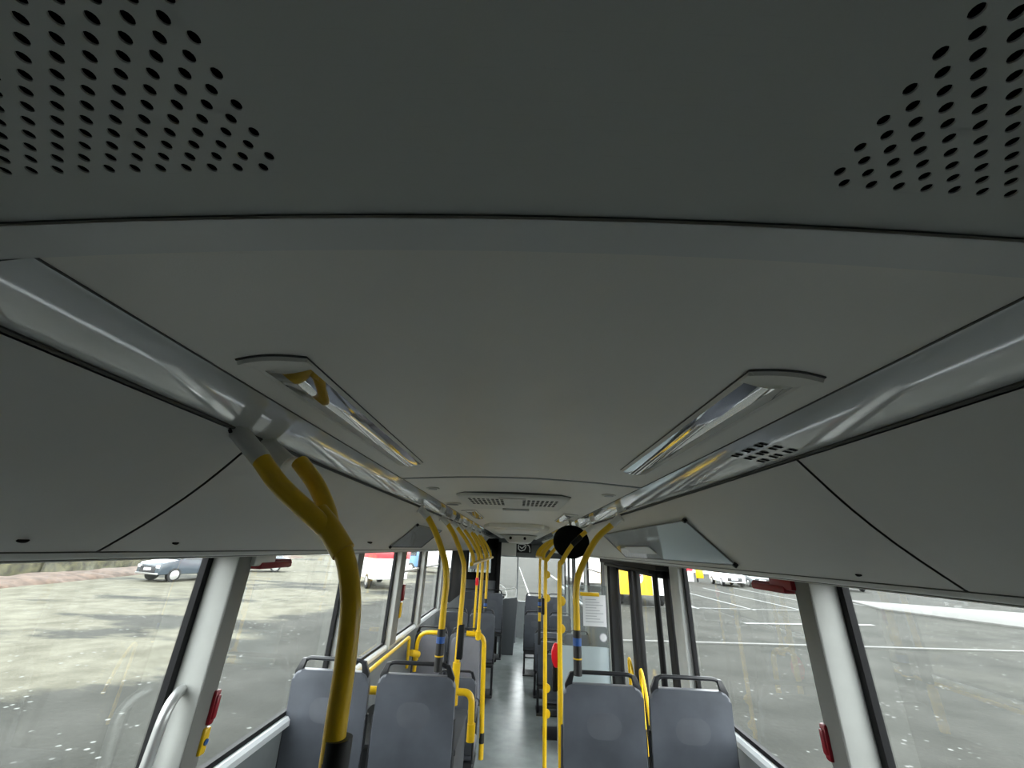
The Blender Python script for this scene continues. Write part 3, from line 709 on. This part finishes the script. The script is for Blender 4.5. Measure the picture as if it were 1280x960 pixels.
# left row
t = pole('grab_pole', 'second left yellow pole, standing on the nearest left aisle seat', -.397, 2.42, -.44); sleeve(t, -.397, 2.42, -.60, -.41, (-.475, -.445, -.535))
t = pole('grab_pole', 'third left yellow pole with a curved rail joint at its foot', -.39, 3.13, -.80)
m = MB(); m.tube([(-.39, 3.13, -.72), (-.39, 3.13, -.95)], .026, 14); obj('joint', m, 'yellow', t)
m = MB(); m.tube(fillet([(-.39, 3.13, -.88), (-.275, 3.13, -.88), (-.265, 3.13, -1.12)], .09), R_ + .003, 14); obj('curved_rail', m, 'yellow', t)
m = MB(); m.tube([(-.265, 3.13, -1.04), (-.265, 3.13, -1.13)], .026, 14); obj('socket', m, 'yellow', t)
m = MB(); m.box(-.395, -.355, 3.10, 3.15, -.70, -.50, .008); obj('button_box', m, 'blk', t)
t = pole('grab_pole', 'fourth left yellow pole joining the rail of the rear facing seats', -.39, 4.72, -.85)
m = MB(); m.tube(fillet([(-.52, 4.8, -.845), (-.33, 4.8, -.85), (-.315, 4.8, -1.35), (-.30, 4.8, -1.70)], .12), .024, 14); obj('curved_rail', m, 'yellow', t)
m = MB(); m.tube([(-.30, 4.8, -1.66), (-.298, 4.8, -1.74)], .025, 12); obj('black_band', m, 'sleeve', t)
m = MB(); m.tube([(-.298, 4.8, -1.74), (-.296, 4.8, -1.86)], .024, 12); obj('rail_foot', m, 'yellow', t)
m = MB(); m.tube([(-.39, 4.72, -.80), (-.39, 4.74, -.88)], .028, 12); obj('joint', m, 'yellow', t)
t = pole('grab_pole', 'fifth left yellow pole ending in a banded black sleeve', -.395, 5.6, -.62, r=.0165); sleeve(t, -.395, 5.6, -.74, -.60, (-.68, -.65, -.70))
t = pole('grab_pole', 'thin far left yellow pole between the paired seats before the cab', -.60, 6.45, -1.1, r=.016, zbend=-.05)
m = MB(); m.box(-.62, -.575, 6.41, 6.44, -.52, -.42, .005); obj('stop_button', m, 'redbtn', t)
# overhead rail with its roof arms
t = thing('overhead_rail', 'yellow overhead rail with curved roof arms over the left of the aisle', 'rail', (-.39, 4.9, -.13))
m = MB(); m.tube([(-.392, 3.6, -.135), (-.392, 6.5, -.135)], .0165, 12); obj('rail_tube', m, 'yellow', t)
for y in (3.75, 4.25, 5.15, 6.05):
    m = MB(); m.tube(crv([(-.39, y, -.135), (-.405, y, -.06), (-.47, y, .05), (-.56, y, .155)], 6), .0165, 12); a_ = obj('roof_arm', m, 'yellow', t)
    m = MB(); m.tube([(-.56, y, .155), (-.612, y, .203)], .02, 12); obj('bracket', m, 'lip', a_)
t = thing('overhead_rail', 'yellow overhead rail with curved roof arms over the right of the aisle', 'rail', (.31, 5.9, -.13))
m = MB(); m.tube([(.31, 5.2, -.10), (.31, 7.2, -.10)], .0165, 12); obj('rail_tube', m, 'yellow', t)
for y in (5.3, 6.4, 7.1):
    m = MB(); m.tube(crv([(.31, y, -.10), (.335, y, -.02), (.43, y, .08), (.55, y, .155)], 6), .02, 12); a_ = obj('roof_arm', m, 'yellow', t)
    m = MB(); m.tube([(.55, y, .155), (.612, y, .203)], .02, 12); obj('bracket', m, 'lip', a_)
# right row
t = pole('grab_pole', 'nearest right yellow pole with a black and blue sleeve on the aisle seat', .325, 2.42, -.42, sd=1, zbend=-.15); sleeve(t, .325, 2.42, -.585, -.385, (-.455, -.42, -.515))
def half_disc(t, x, y, z, sd, r=.028):
    m = MB(); n = 10; m.prism([(x + sd * math.cos(-PI / 2 + k / n * PI) * r, z + math.sin(-PI / 2 + k / n * PI) * r) for k in range(n + 1)], 'y', y - .008, y + .008, .002); obj('cable_clip', m, 'yellow', t)
t = pole('grab_pole', 'right yellow floor pole carrying the red stop button, in front of the mirror', .325, 3.35, ZF, sd=1, zbend=-.12)
half_disc(t, .335, 3.35, -.35, 1, .034); half_disc(t, .335, 3.35, -.53, 1, .03)
m = MB(); m.disc((.298, 3.375, -.70), .034, 'y', .04, 20, ry=.075, bev=.008); sb = obj('stop_button', m, 'redbtn', t)
m = MB(); m.box(.270, .31, 3.37, 3.41, -.92, -.77, .012); obj('button_box', m, 'blk', t)
m = MB(); m.tube(crv([(.425, 3.35, .045), (.46, 3.35, .078), (.50, 3.35, .112)], 4), .021, 14); obj('clamp', m, 'blk', t)
t = pole('grab_pole', 'yellow floor pole with small round clips left of the red button pole', .272, 4.2, ZF, sd=1, zbend=-.12)
for z in (-.22, -.42, -1.12, -1.30): half_disc(t, .285, 4.2, z, 1, .034)
m = MB(); m.box(.235, .265, 4.18, 4.22, -.56, -.42, .01); obj('button_box', m, 'blk', t)
t = pole('grab_pole', 'far right yellow pole with a blue taped sleeve above a seat', .305, 5.9, -.62, sd=1, zbend=-.1, r=.017); sleeve(t, .305, 5.9, -.76, -.60, (-.68, -.64, -.70))
m = MB(); m.tube([(.305, 5.9, -.76), (.305, 5.9, -.86)], .017, 10); obj('lower_tube', m, 'yellow', t)
m = MB(); m.tube([(.305, 5.9, -.86), (.305, 5.9, -1.12)], .02, 10); obj('lower_sleeve', m, 'sleeve', t)
t = pole('grab_pole', 'farthest right yellow pole just right of the blue taped one', .35, 6.7, -1.05, sd=1, zbend=-.08, r=.016)

# round mirror seen from behind
t = thing('round_mirror', 'large round black backed mirror hanging by the right poles', 'mirror', (.49, 3.52, .03), None)
ctr = Vector((.437, 3.50, .070)); rot = Matrix.Rotation(math.radians(8), 3, 'X') @ Matrix.Rotation(math.radians(-8), 3, 'Z')
m = MB()
prof = [(0, -.030), (.07, -.026), (.115, -.014), (.142, .0), (.150, .012), (.143, .02)]
rings = [[m.bm.verts.new(ctr + rot @ Vector((math.cos(k / 40 * 2 * PI) * r, d, math.sin(k / 40 * 2 * PI) * r * .88))) for k in range(40)] for r, d in prof[1:]]
c0 = m.bm.verts.new(ctr + rot @ Vector((0, -.03, 0)))
for k in range(40): m.bm.faces.new((c0, rings[0][k], rings[0][(k + 1) % 40]))
for a, b in zip(rings, rings[1:]):
    for k in range(40): m.bm.faces.new((a[k], a[(k + 1) % 40], b[(k + 1) % 40], b[k]))
obj('back_cover', m, 'mirrorback', t)
m = MB(); vs = [m.bm.verts.new(ctr + rot @ Vector((math.cos(k / 40 * 2 * PI) * .143, .02, math.sin(k / 40 * 2 * PI) * .143 * .88))) for k in range(40)]; c0 = m.bm.verts.new(ctr + rot @ Vector((0, .045, 0)))
for k in range(40): m.bm.faces.new((c0, vs[(k + 1) % 40], vs[k]))
obj('mirror_glass', m, 'mirror', t)
m = MB(); m.tube([ctr + Vector((0, .0, .11)), ctr + Vector((-.01, .02, .176))], .012, 10); m.disc(ctr + Vector((-.01, .02, .172)), .04, 'z', .012, 20, bev=.003); obj('ceiling_stem', m, 'chrome', t)

# window-side hand rails on the left
t = thing('window_handrail', 'long straight yellow handrail sloping along the left windows', 'rail', (-1.05, 3.9, -.87))
m = MB(); m.tube(fillet([(-1.06, 2.75, -.87), (-1.06, 4.55, -.855), (-1.06, 4.58, -1.12)], .05), .015, 12); obj('rail_tube', m, 'yellow', t)
m = MB(); m.tube([(-1.06, 4.7, -1.02), (-1.0, 4.78, -1.05)], .03, 12); obj('joint', m, 'yellow', t)
t = thing('seat_end_rail', 'curved yellow rail on the window side of the rear facing seats', 'rail', (-1.0, 4.8, -1.2))
m = MB(); m.tube(fillet([(-1.03, 4.8, -1.2), (-1.03, 4.8, -.855), (-.76, 4.8, -.85)], .12), .020, 12); obj('rail_tube', m, 'yellow', t)
m = MB(); m.tube([(-1.03, 4.8, -1.04), (-1.03, 4.8, -1.10)], .028, 12); obj('collar', m, 'yellow', t)
t = thing('seat_link_rail', 'short horizontal yellow tube between the two nearest left seats', 'rail', (-.72, 2.55, -.70))
m = MB(); m.tube([(-.80, 2.60, -.745), (-.60, 2.60, -.745)], .02, 12); obj('rail_tube', m, 'yellow', t)
m = MB(); m.box(-.70, -.67, 2.585, 2.625, -.775, -.715, .006); obj('clamp', m, 'yellow', t)
# grey luggage box on the left
t = thing('luggage_box', 'dark grey box beside the aisle below the third left pole', 'box', (-.7, 3.6, ZF))
m = MB(); m.box(-1.13, -.37, 3.22, 3.86, ZF, -1.24, .01); obj('body', m, 'lid_dark', t)
m = MB(); m.box(-1.14, -.36, 3.20, 3.88, -1.24, -1.20, .012); obj('lid', m, 'lid_dark', t)

# ------------------------------------------------------------ fittings on the first pillars
for sd, side in ((-1, 'left'), (1, 'right')):
    t = thing('hammer_holder', 'dark red emergency hammer holder under the %s locker lip' % side, 'hammer', (sd * 1.05, 1.78, -.09))
    m = MB(); m.box(*sorted((sd * 1.03, sd * 1.10)), 1.66, 1.80, -.105, -.062, .008); obj('bracket', m, 'lip' if sd < 0 else 'red', t)
    m = MB(); m.box(*sorted((sd * 1.025, sd * 1.105)), 1.70, 1.93, -.118, -.092, .008); m.tube([(sd * 1.065, 1.80, -.095), (sd * 1.065, 1.97, -.10)], .014, 10); obj('hammer', m, 'red', t)
    t = thing('pillar_reflector', 'slim dark red plastic grip on the first %s pillar' % side, 'hammer', (sd * 1.05, 1.67, -.56))
    m = MB(); m.box(*sorted((sd * 1.036, sd * 1.055)), 1.655, 1.682, -.60, -.50, .008); m.box(*sorted((sd * 1.030, sd * 1.05)), 1.660, 1.679, -.585, -.515, .006); obj('grip', m, 'red', t)
    if sd < 0:
        m = MB(); m.box(-1.054, -1.038, 1.652, 1.682, -.68, -.605, .006); q = obj('yellow_base', m, 'yellow', t)
        m = MB(); m.disc((-1.036, 1.667, -.645), .009, 'x', .004, 16); obj('blue_dot', m, 'blue', t)
t = thing('pillar_grip', 'grey curved grab tube on the first left window pillar', 'handle', (-1.08, 1.56, -.7))
m = MB(); m.tube(fillet([(-1.115, 1.50, -1.0), (-1.085, 1.50, -.50), (-1.12, 1.60, -.47), (-1.13, 1.61, -.62)], .05), .016, 14); obj('tube', m, 'chrome', t)
t = thing('hammer_holder', 'small dark red hammer on the third left window pillar', 'hammer', (-1.09, 4.2, -.5))
m = MB(); m.box(-1.10, -1.08, 4.16, 4.22, -.50, -.36, .008); obj('grip', m, 'red', t)
m = MB(); m.box(-1.10, -1.085, 4.16, 4.21, -.64, -.51, .006); obj('yellow_base', m, 'yellow', t)

# ------------------------------------------------------------ poster pockets on the valances
def poster(sd, y0, y1, t0, t1, lab):
    t = thing('poster_pocket', lab, 'poster holder', val_point(sd, .5, (y0 + y1) / 2, .01))
    m = MB(); m.bm.faces.new([m.bm.verts.new(q) for q in (val_point(sd, t0, y0, .012), val_point(sd, t0, y1, .012), val_point(sd, t1, y1, .012), val_point(sd, t1, y0, .012))])
    obj('clear_cover', m, 'acrylic', t, smooth=0)
    m = MB()
    for (ta, ya), (tb_, yb_) in (((t0, y0), (t0, y1)), ((t0, y1), (t1, y1)), ((t1, y1), (t1, y0)), ((t1, y0), (t0, y0))):
        m.tube([val_point(sd, ta, ya, .010), val_point(sd, tb_, yb_, .010)], .0035, 8)
    obj('edge_strip', m, 'pillar_face', t)
    for ta, ya in ((t0, y0), (t1, y0)):
        m = MB(); m.tube([val_point(sd, ta, ya, .004), val_point(sd, ta, ya, .018)], .009, 12); obj('stud', m, 'blk', t)
    return t
poster(1, 1.65, 3.3, .25, .88, 'clear poster pocket with black corner studs on the right valance')
poster(-1, 2.72, 3.6, .30, .88, 'clear triangular looking poster pocket on the left valance behind the poles')
m = MB(); m.bm.faces.new([m.bm.verts.new(q) for q in (val_point(1, .60, 2.45, .009), val_point(1, .60, 3.0, .009), val_point(1, .86, 3.0, .009), val_point(1, .86, 2.45, .009))])
tag(obj('sticker', m, 'paper', smooth=0), 'pale sticker inside the right poster pocket', 'sticker')

# ------------------------------------------------------------ middle door, right side
ds_ = MB(); ds_.box(1.02, 1.20, 3.2, 5.36, -.11, -.05, .01)
dr = struct(obj('door_1', ds_, 'blk', origin=(1.15, 4.3, ZF)))
def leaf(ya, yb, x):
    m = MB(); 
    m.box(x - .02, x + .02, ya, ya + .11, ZF + .05, -.11, .006); m.box(x - .02, x + .02, yb - .11, yb, ZF + .05, -.11, .006)
    m.box(x - .02, x + .02, ya, yb, -.17, -.11, .006); m.box(x - .02, x + .02, ya, yb, ZF + .05, ZF + .25, .006)
    lf = obj('door_leaf', m, 'blk', dr)
    g_ = MB(); g_.box(x - .003, x + .003, ya + .08, yb - .08, ZF + .24, -.16); obj('leaf_glass', g_, 'glass', lf, smooth=0)
    hdl = MB(); yc = ya + .16 if ya > 4.2 else yb - .14
    hdl.tube(crv([(x - .045, yc, -1.50), (x - .05, yc, -1.15), (x - .055, yc - .02, -.92), (x - .05, yc - .10, -1.02), (x - .045, yc - .16, -1.25)], 6), .013, 10)
    obj('door_handle', hdl, 'yellow', lf)
leaf(3.26, 4.22, 1.14); leaf(4.30, 5.28, 1.14)
m = MB(); m.tube([(1.08, 3.42, ZF + .05), (1.08, 3.42, -.12)], .022, 10); m.tube([(1.08, 5.12, ZF + .05), (1.08, 5.12, -.12)], .022, 10); m.box(1.03, 1.12, 3.4, 5.15, -.14, -.11, .01); obj('door_shaft', m, 'blk', dr)
dr2 = MB(); dr2.box(1.08, 1.20, 8.9, 10.5, -.14, -.05, .01); dr2 = struct(obj('door_2', dr2, 'blk', origin=(1.15, 9.7, ZF)))
for ya, yb in ((8.93, 9.68), (9.72, 10.47)):
    m = MB(); m.box(1.13, 1.16, ya, ya + .05, ZF + .05, -.14); m.box(1.13, 1.16, yb - .05, yb, ZF + .05, -.14); m.box(1.13, 1.16, ya, yb, ZF + .05, ZF + .2); lf = obj('door_leaf', m, 'blk', dr2, smooth=0)
    m = MB(); m.box(1.142, 1.148, ya + .05, yb - .05, ZF + .2, -.14); obj('leaf_glass', m, 'glass', lf, smooth=0)

m = MB(); m.box(1.075, 1.105, 4.72, 5.06, ZF + .06, -.12, .006); obj('folded_wing', m, 'blk', dr)
# clear and grey partition ahead of the door
t = thing('door_partition', 'pale teal panel with a clear top ahead of the middle door', 'partition', (.82, 5.40, ZF))
m = MB(); m.box(.52, 1.10, 5.385, 5.415, ZF + .02, -1.02, .008); obj('lower_panel', m, 'partition', t)
m = MB(); m.box(.50, 1.10, 5.397, 5.403, -1.02, -.38); obj('clear_pane', m, 'partition_glass', t, smooth=0)
m = MB(); m.tube([(.50, 5.40, ZF), (.50, 5.40, -.9)], .014, 10); obj('edge_post', m, 'chrome', t)
t = thing('paper_notice', 'white printed paper sheet held by a yellow clip on the clear partition', 'paper', (.94, 5.37, -.8))
m = MB(); m.box(.80, 1.075, 5.372, 5.376, -.81, -.48); obj('sheet', m, 'paper', t, smooth=0)
m = MB()
for i in range(9):
    z = -.53 - i * .029; m.box(.83, 1.0 + .04 * ((i * 7) % 3 - 1), 5.369, 5.3715, z - .004, z + .003)
obj('print', m, 'ink', t, smooth=0)
m = MB(); m.box(.77, 1.0, 5.362, 5.39, -.495, -.455, .005); obj('clip', m, 'yellow', t)
t = thing('wheelchair_sticker', 'small round grey pictogram sticker below the paper notice', 'sticker', (1.03, 5.375, -.93))
m = MB(); m.disc((1.03, 5.378, -.92), .045, 'y', .004, 24); obj('disc', m, 'ink', t)
m = MB(); m.disc((1.03, 5.374, -.92), .036, 'y', .003, 24); obj('white_field', m, 'paper', t)

# ------------------------------------------------------------ things outside
M['tyre'] = mat('tyre', (0.015, 0.015, 0.015), 0.8); M['rim'] = mat('alloy_rim', (0.6, 0.6, 0.6), 0.3, metal=.7)
M['darkglass'] = mat('car_glass', (0.03, 0.035, 0.04), 0.08, spec=.8)
M['lamp'] = mat('head_lamp', (0.8, 0.82, 0.85), 0.1, spec=.8); M['grille'] = mat('car_grille', (0.03, 0.03, 0.035), 0.4)
def paint(n, c): M[n] = mat(n, c, .25, spec=.6, coat=.5); return n
def car(lab, loc, rz, col, kind='hatch', group='parked cars'):
    L_, Wd = 4.4, 1.8; hh = {'hatch': 1.62, 'sedan': 1.42}[kind]
    t = thing('car', lab, 'car', (0, 0, 0), group)
    if kind == 'hatch': side = [(-2.2, .35), (-2.2, .78), (-2.1, .92), (-1.15, 1.06), (-.45, hh - .04), (.2, hh), (1.5, hh - .06), (2.05, 1.05), (2.2, .85), (2.2, .35)]
    else: side = [(-2.2, .3), (-2.2, .65), (-2.05, .78), (-1.0, .93), (-.35, hh - .03), (.2, hh), (1.0, hh - .04), (1.6, 1.0), (2.15, .95), (2.2, .35)]
    m = MB(); m.prism([(y, z) for y, z in side], 'x', -Wd / 2, Wd / 2, .06, 3)
    for v in m.bm.verts:
        if v.co.z > 1.0: v.co.x *= 1 - (v.co.z - 1.0) * .32
    obj('body', m, col, t)
    up_ = hh - .1
    m = MB(); m.prism([(-1.02, 1.06), (-.45, up_), (.2, up_ + .03), (1.35, up_ - .03), (1.75, 1.06)], 'x', -Wd / 2 - .004, Wd / 2 + .004, .02)
    for v in m.bm.verts:
        if v.co.z > 1.0: v.co.x *= 1 - (v.co.z - 1.0) * .32
    obj('side_window', m, 'darkglass', t)
    m = MB(); m.prism([(-1.13, 1.07), (-1.2, 1.09), (-.5, up_ + .05), (-.42, up_ + .03)], 'x', -.68, .68, .01); obj('windscreen', m, 'darkglass', t)
    for y in (-1.4, 1.35):
        for x in (-Wd / 2 + .08, Wd / 2 - .08):
            m = MB(); m.disc((x, y, .33), .33, 'x', .22, 28, bev=.03); w_ = obj('wheel', m, 'tyre', t)
            m = MB(); m.disc((x + (.1 if x > 0 else -.1), y, .33), .22, 'x', .05, 20, bev=.01); obj('rim', m, 'rim', w_)
    m = MB(); m.box(-.6, .6, -2.225, -2.19, .45, .74, .01); obj('grille', m, 'grille', t)
    m = MB(); m.box(-.28, .28, -2.24, -2.22, .55, .67, .004); obj('number_plate', m, 'paper', t)
    for x in (-.72, .72):
        m = MB(); m.box(x - .15, x + .15, -2.22, -2.05, .66, .80, .03); obj('headlight', m, 'lamp', t)
    m = MB(); m.box(-.88, .88, -2.235, -2.18, .36, .44, .02); obj('bumper_trim', m, 'rim', t)
    t.location = Vector(loc) + Vector((0, 0, H)); t.rotation_euler = (0, 0, rz)
    return t
car('dark blue grey car with a white front plate seen through the first left window', (-18.6, 24.2, ZG), math.radians(-18), paint('slate_paint', (.045, .06, .075)))
car('light grey saloon parked beyond the first left pillar', (-19.7, 31.8, ZG), math.radians(-58), paint('silver_paint', (.17, .19, .21)), 'sedan')
for i, (x, y, c, lab, k_) in enumerate(((19.6, 41, (.7, .72, .74), 'white car left in the distant row on the right', 'hatch'), (22.3, 41.5, (.08, .09, .1), 'black car second in the distant row on the right', 'sedan'),
                                        (25.2, 42, (.62, .65, .67), 'pale silver car third in the distant row on the right', 'hatch'), (28.2, 42, (.75, .76, .76), 'white saloon fourth in the distant row on the right', 'sedan'), (31.3, 42.5, (.2, .24, .28), 'slate car last in the distant row on the right', 'hatch'))):
    car(lab, (x, y, ZG), math.radians(-8), paint('row_paint_%d' % i, c), k_)
paint('van_white', (.80, .81, .81)); paint('van_red', (.62, .06, .07)); paint('van_yellow', (.85, .50, .01)); paint('van_blue', (.12, .25, .5))
def van(name, lab, loc, rz, Lg, Wd, Ht, col, cabcol, stripe=None, group='vans and lorries outside'):
    t = thing(name, lab, 'van', (0, 0, 0), group)
    m = MB(); m.box(-Wd / 2, Wd / 2, -Lg / 2, Lg / 2 - 1.5, .5, Ht, .05); obj('box_body', m, col, t)
    m = MB(); m.prism([(Lg / 2 - 1.45, .45), (Lg / 2 - 1.45, min(Ht, 2.3)), (Lg / 2 - .7, min(Ht, 2.3)), (Lg / 2 - .15, 1.3), (Lg / 2, 1.1), (Lg / 2, .45)], 'x', -Wd / 2 + .06, Wd / 2 - .06, .05); obj('cab', m, cabcol, t)
    m = MB(); m.prism([(Lg / 2 - .68, 2.2), (Lg / 2 - .2, 1.4), (Lg / 2 - .13, 1.38), (Lg / 2 - .6, 2.22)], 'x', -Wd / 2 + .15, Wd / 2 - .15, .01); obj('windscreen', m, 'darkglass', t)
    m = MB(); m.prism([(Lg / 2 - 1.25, 1.35), (Lg / 2 - 1.25, 2.05), (Lg / 2 - .75, 2.05), (Lg / 2 - .4, 1.35)], 'x', -Wd / 2 + .05, Wd / 2 - .05, .01); obj('side_window', m, 'darkglass', t)
    for y in (-Lg / 2 + .9, Lg / 2 - .8):
        for x in (-Wd / 2 + .12, Wd / 2 - .12):
            m = MB(); m.disc((x, y, .38), .38, 'x', .25, 24, bev=.03); w_ = obj('wheel', m, 'tyre', t)
            m = MB(); m.disc((x + (.11 if x > 0 else -.11), y, .38), .22, 'x', .05, 16, bev=.01); obj('rim', m, 'rim', w_)
    if stripe:
        m = MB(); m.box(-Wd / 2 - .01, Wd * .18, -Lg / 2 - .01, -Lg / 2 + .9, .5, Ht + .01); obj('rear_panel', m, stripe, t, smooth=0)
    t.location = Vector(loc) + Vector((0, 0, H)); t.rotation_euler = (0, 0, rz)
    return t
y_v = van('yellow_van', 'tall yellow and white van seen through the open looking middle door', (6.3, 24.6, ZG), math.radians(0), 5.6, 2.3, 2.9, 'van_white', 'van_yellow', 'van_yellow')
m = MB(); m.disc((-.35, -2.83, 1.3), .34, 'y', .02, 24); lgd = obj('round_emblem', m, 'white', y_v)
m = MB()
for a, b in (((-.6, 1.24), (-.45, 1.38)), ((-.45, 1.38), (-.40, 1.26)), ((-.40, 1.26), (-.25, 1.40)), ((-.25, 1.40), (-.1, 1.34))):
    d = Vector((b[0] - a[0], 0, b[1] - a[1])).normalized(); s_ = Vector((-d.z, 0, d.x)) * .03
    A = Vector((a[0], -2.845, a[1])); B = Vector((b[0], -2.845, b[1])); m.quad(A - s_, B - s_, B + s_, A + s_)
obj('red_script', m, 'redbtn', y_v, smooth=0)
van('box_lorry', 'white box lorry with a yellow edge standing ahead of the right windows', (5.2, 33, ZG), math.radians(4), 9, 2.5, 3.1, 'van_white', 'van_white', 'van_white')
van('box_lorry', 'pale lorry seen through the front right window', (8.6, 46, ZG), math.radians(6), 9, 2.5, 3.2, 'van_white', 'van_white')
dv = van('delivery_van', 'white delivery van beyond the second left window', (-8.6, 26, ZG), math.radians(35), 5.4, 2.0, 2.05, 'van_white', 'van_white')
van('box_lorry', 'red lorry far behind the white delivery van on the left', (-15.6, 50, ZG), math.radians(75), 7, 2.5, 2.9, 'van_red', 'van_red')
van('box_lorry', 'blue and white lorry far left of the windscreen', (-7.5, 40, ZG), math.radians(80), 6, 2.4, 2.7, 'van_white', 'van_blue')
m = MB(); m.box(-1.02, 1.02, -2.72, 1.0, 1.55, 2.07, .01); obj('upper_band', m, 'van_red', dv)
t = thing('red_sign', 'glowing red and white roadside sign beside a yellow panel, right of the door', 'sign', (16.6, 43.5, ZG))
m = MB(); m.box(16.8, 17.8, 44.0, 44.2, -2.35, -.4, .03); obj('white_board', m, 'white', t)
M['redglow'] = mat('lit_red', (.8, .03, .04), .4, emit=((1, .03, .05), 1.6))
m = MB(); m.box(16.85, 17.75, 43.9, 44.0, -1.35, -.42, .05); obj('lit_panel', m, 'redglow', t)
m = MB(); m.box(18.1, 18.8, 44.0, 44.2, -2.0, -.5, .03); obj('yellow_panel', m, 'van_yellow', t)
m = MB(); m.tube([(18.2, 44.1, ZG), (18.2, 44.1, -1.9)], .08, 8); obj('post', m, 'blk', t)

# hedge and bank along the left edge of the yard
M['leaf'] = mat('hedge_leaves', (.05, .047, .021), .7, noise_amt=.85, noise_scale=2.2, detail=8); M['litter'] = mat('leaf_litter', (.085, .058, .042), .9, noise_amt=.45, noise_scale=3)
def ribbon(name, pts, w0, h, seed, m_, lab, cat, amp):
    mb = MB(); rows = []
    P = crv(pts, 24)
    for i, p in enumerate(P):
        row = []
        for k in range(11):
            a = PI * k / 10; x = p.x - math.cos(a) * w0; z = ZG + math.sin(a) * h - .05
            q = Vector((x, p.y, z)); nz = noise.noise_vector(q * 0.9 + Vector((seed, 0, 0))) * amp + noise.noise_vector(q * 3) * amp * .5
            if 0 < k < 10: q += nz
            row.append(mb.bm.verts.new(q))
        rows.append(row)
    for a, b in zip(rows, rows[1:]):
        for k in range(10): mb.bm.faces.new((a[k], a[k + 1], b[k + 1], b[k]))
    o = tag(obj(name, mb, m_, smooth=60), lab, cat); o['kind'] = 'stuff'; return o
ribbon('leaf_litter', [(-20.5, 0, 0), (-22.6, 17, 0), (-24.3, 26, 0), (-27.5, 40, 0), (-31, 58, 0)], 1.6, .32, 1, 'litter', 'reddish brown bank of fallen leaves in front of the hedge', 'leaves', .12)
ribbon('hedge', [(-25.4, 0, 0), (-27.4, 17, 0), (-29.4, 27, 0), (-32.9, 42, 0), (-36.4, 60, 0)], 2.4, 3.2, 5, 'leaf', 'rough green brown hedge along the left edge of the yard', 'hedge', .7)
for x, y in ((-23.2, 19.8), (-23.9, 24.0)):
    pass
# low pale sheds and tree line closing the yard far away
M['shed'] = mat('pale_shed', (.62, .63, .62), .7, noise_amt=.08, noise_scale=.4); M['trees'] = mat('far_trees', (.10, .13, .08), .9, noise_amt=.5, noise_scale=.6)
for i, (x0, x1, y, h, lab) in enumerate(((-42, -12, 74, 3.3, 'long pale shed far beyond the left windows'), (28, 58, 66, 3.6, 'long pale shed far beyond the row of cars on the right'))):
    t = thing('shed', lab, 'building', ((x0 + x1) / 2, y, ZG))
    m = MB(); m.box(x0, x1, y, y + 8, ZG, ZG + h); obj('wall', m, 'shed', t, smooth=0)
    m = MB(); m.prism([(y - .4, ZG + h), (y + 4, ZG + h + 1.1), (y + 8.4, ZG + h), (y + 8.4, ZG + h - .12), (y - .4, ZG + h - .12)], 'x', x0 - .3, x1 + .3); obj('roof', m, 'cab', t, smooth=0)
    for k in range(5):
        xa = x0 + 2 + k * (x1 - x0 - 4) / 5; m = MB(); m.box(xa, xa + 3.2, y - .06, y + .02, ZG + .1, ZG + 2.6); obj('shutter', m, 'van_blue' if k % 2 else 'van_white', t, smooth=0)
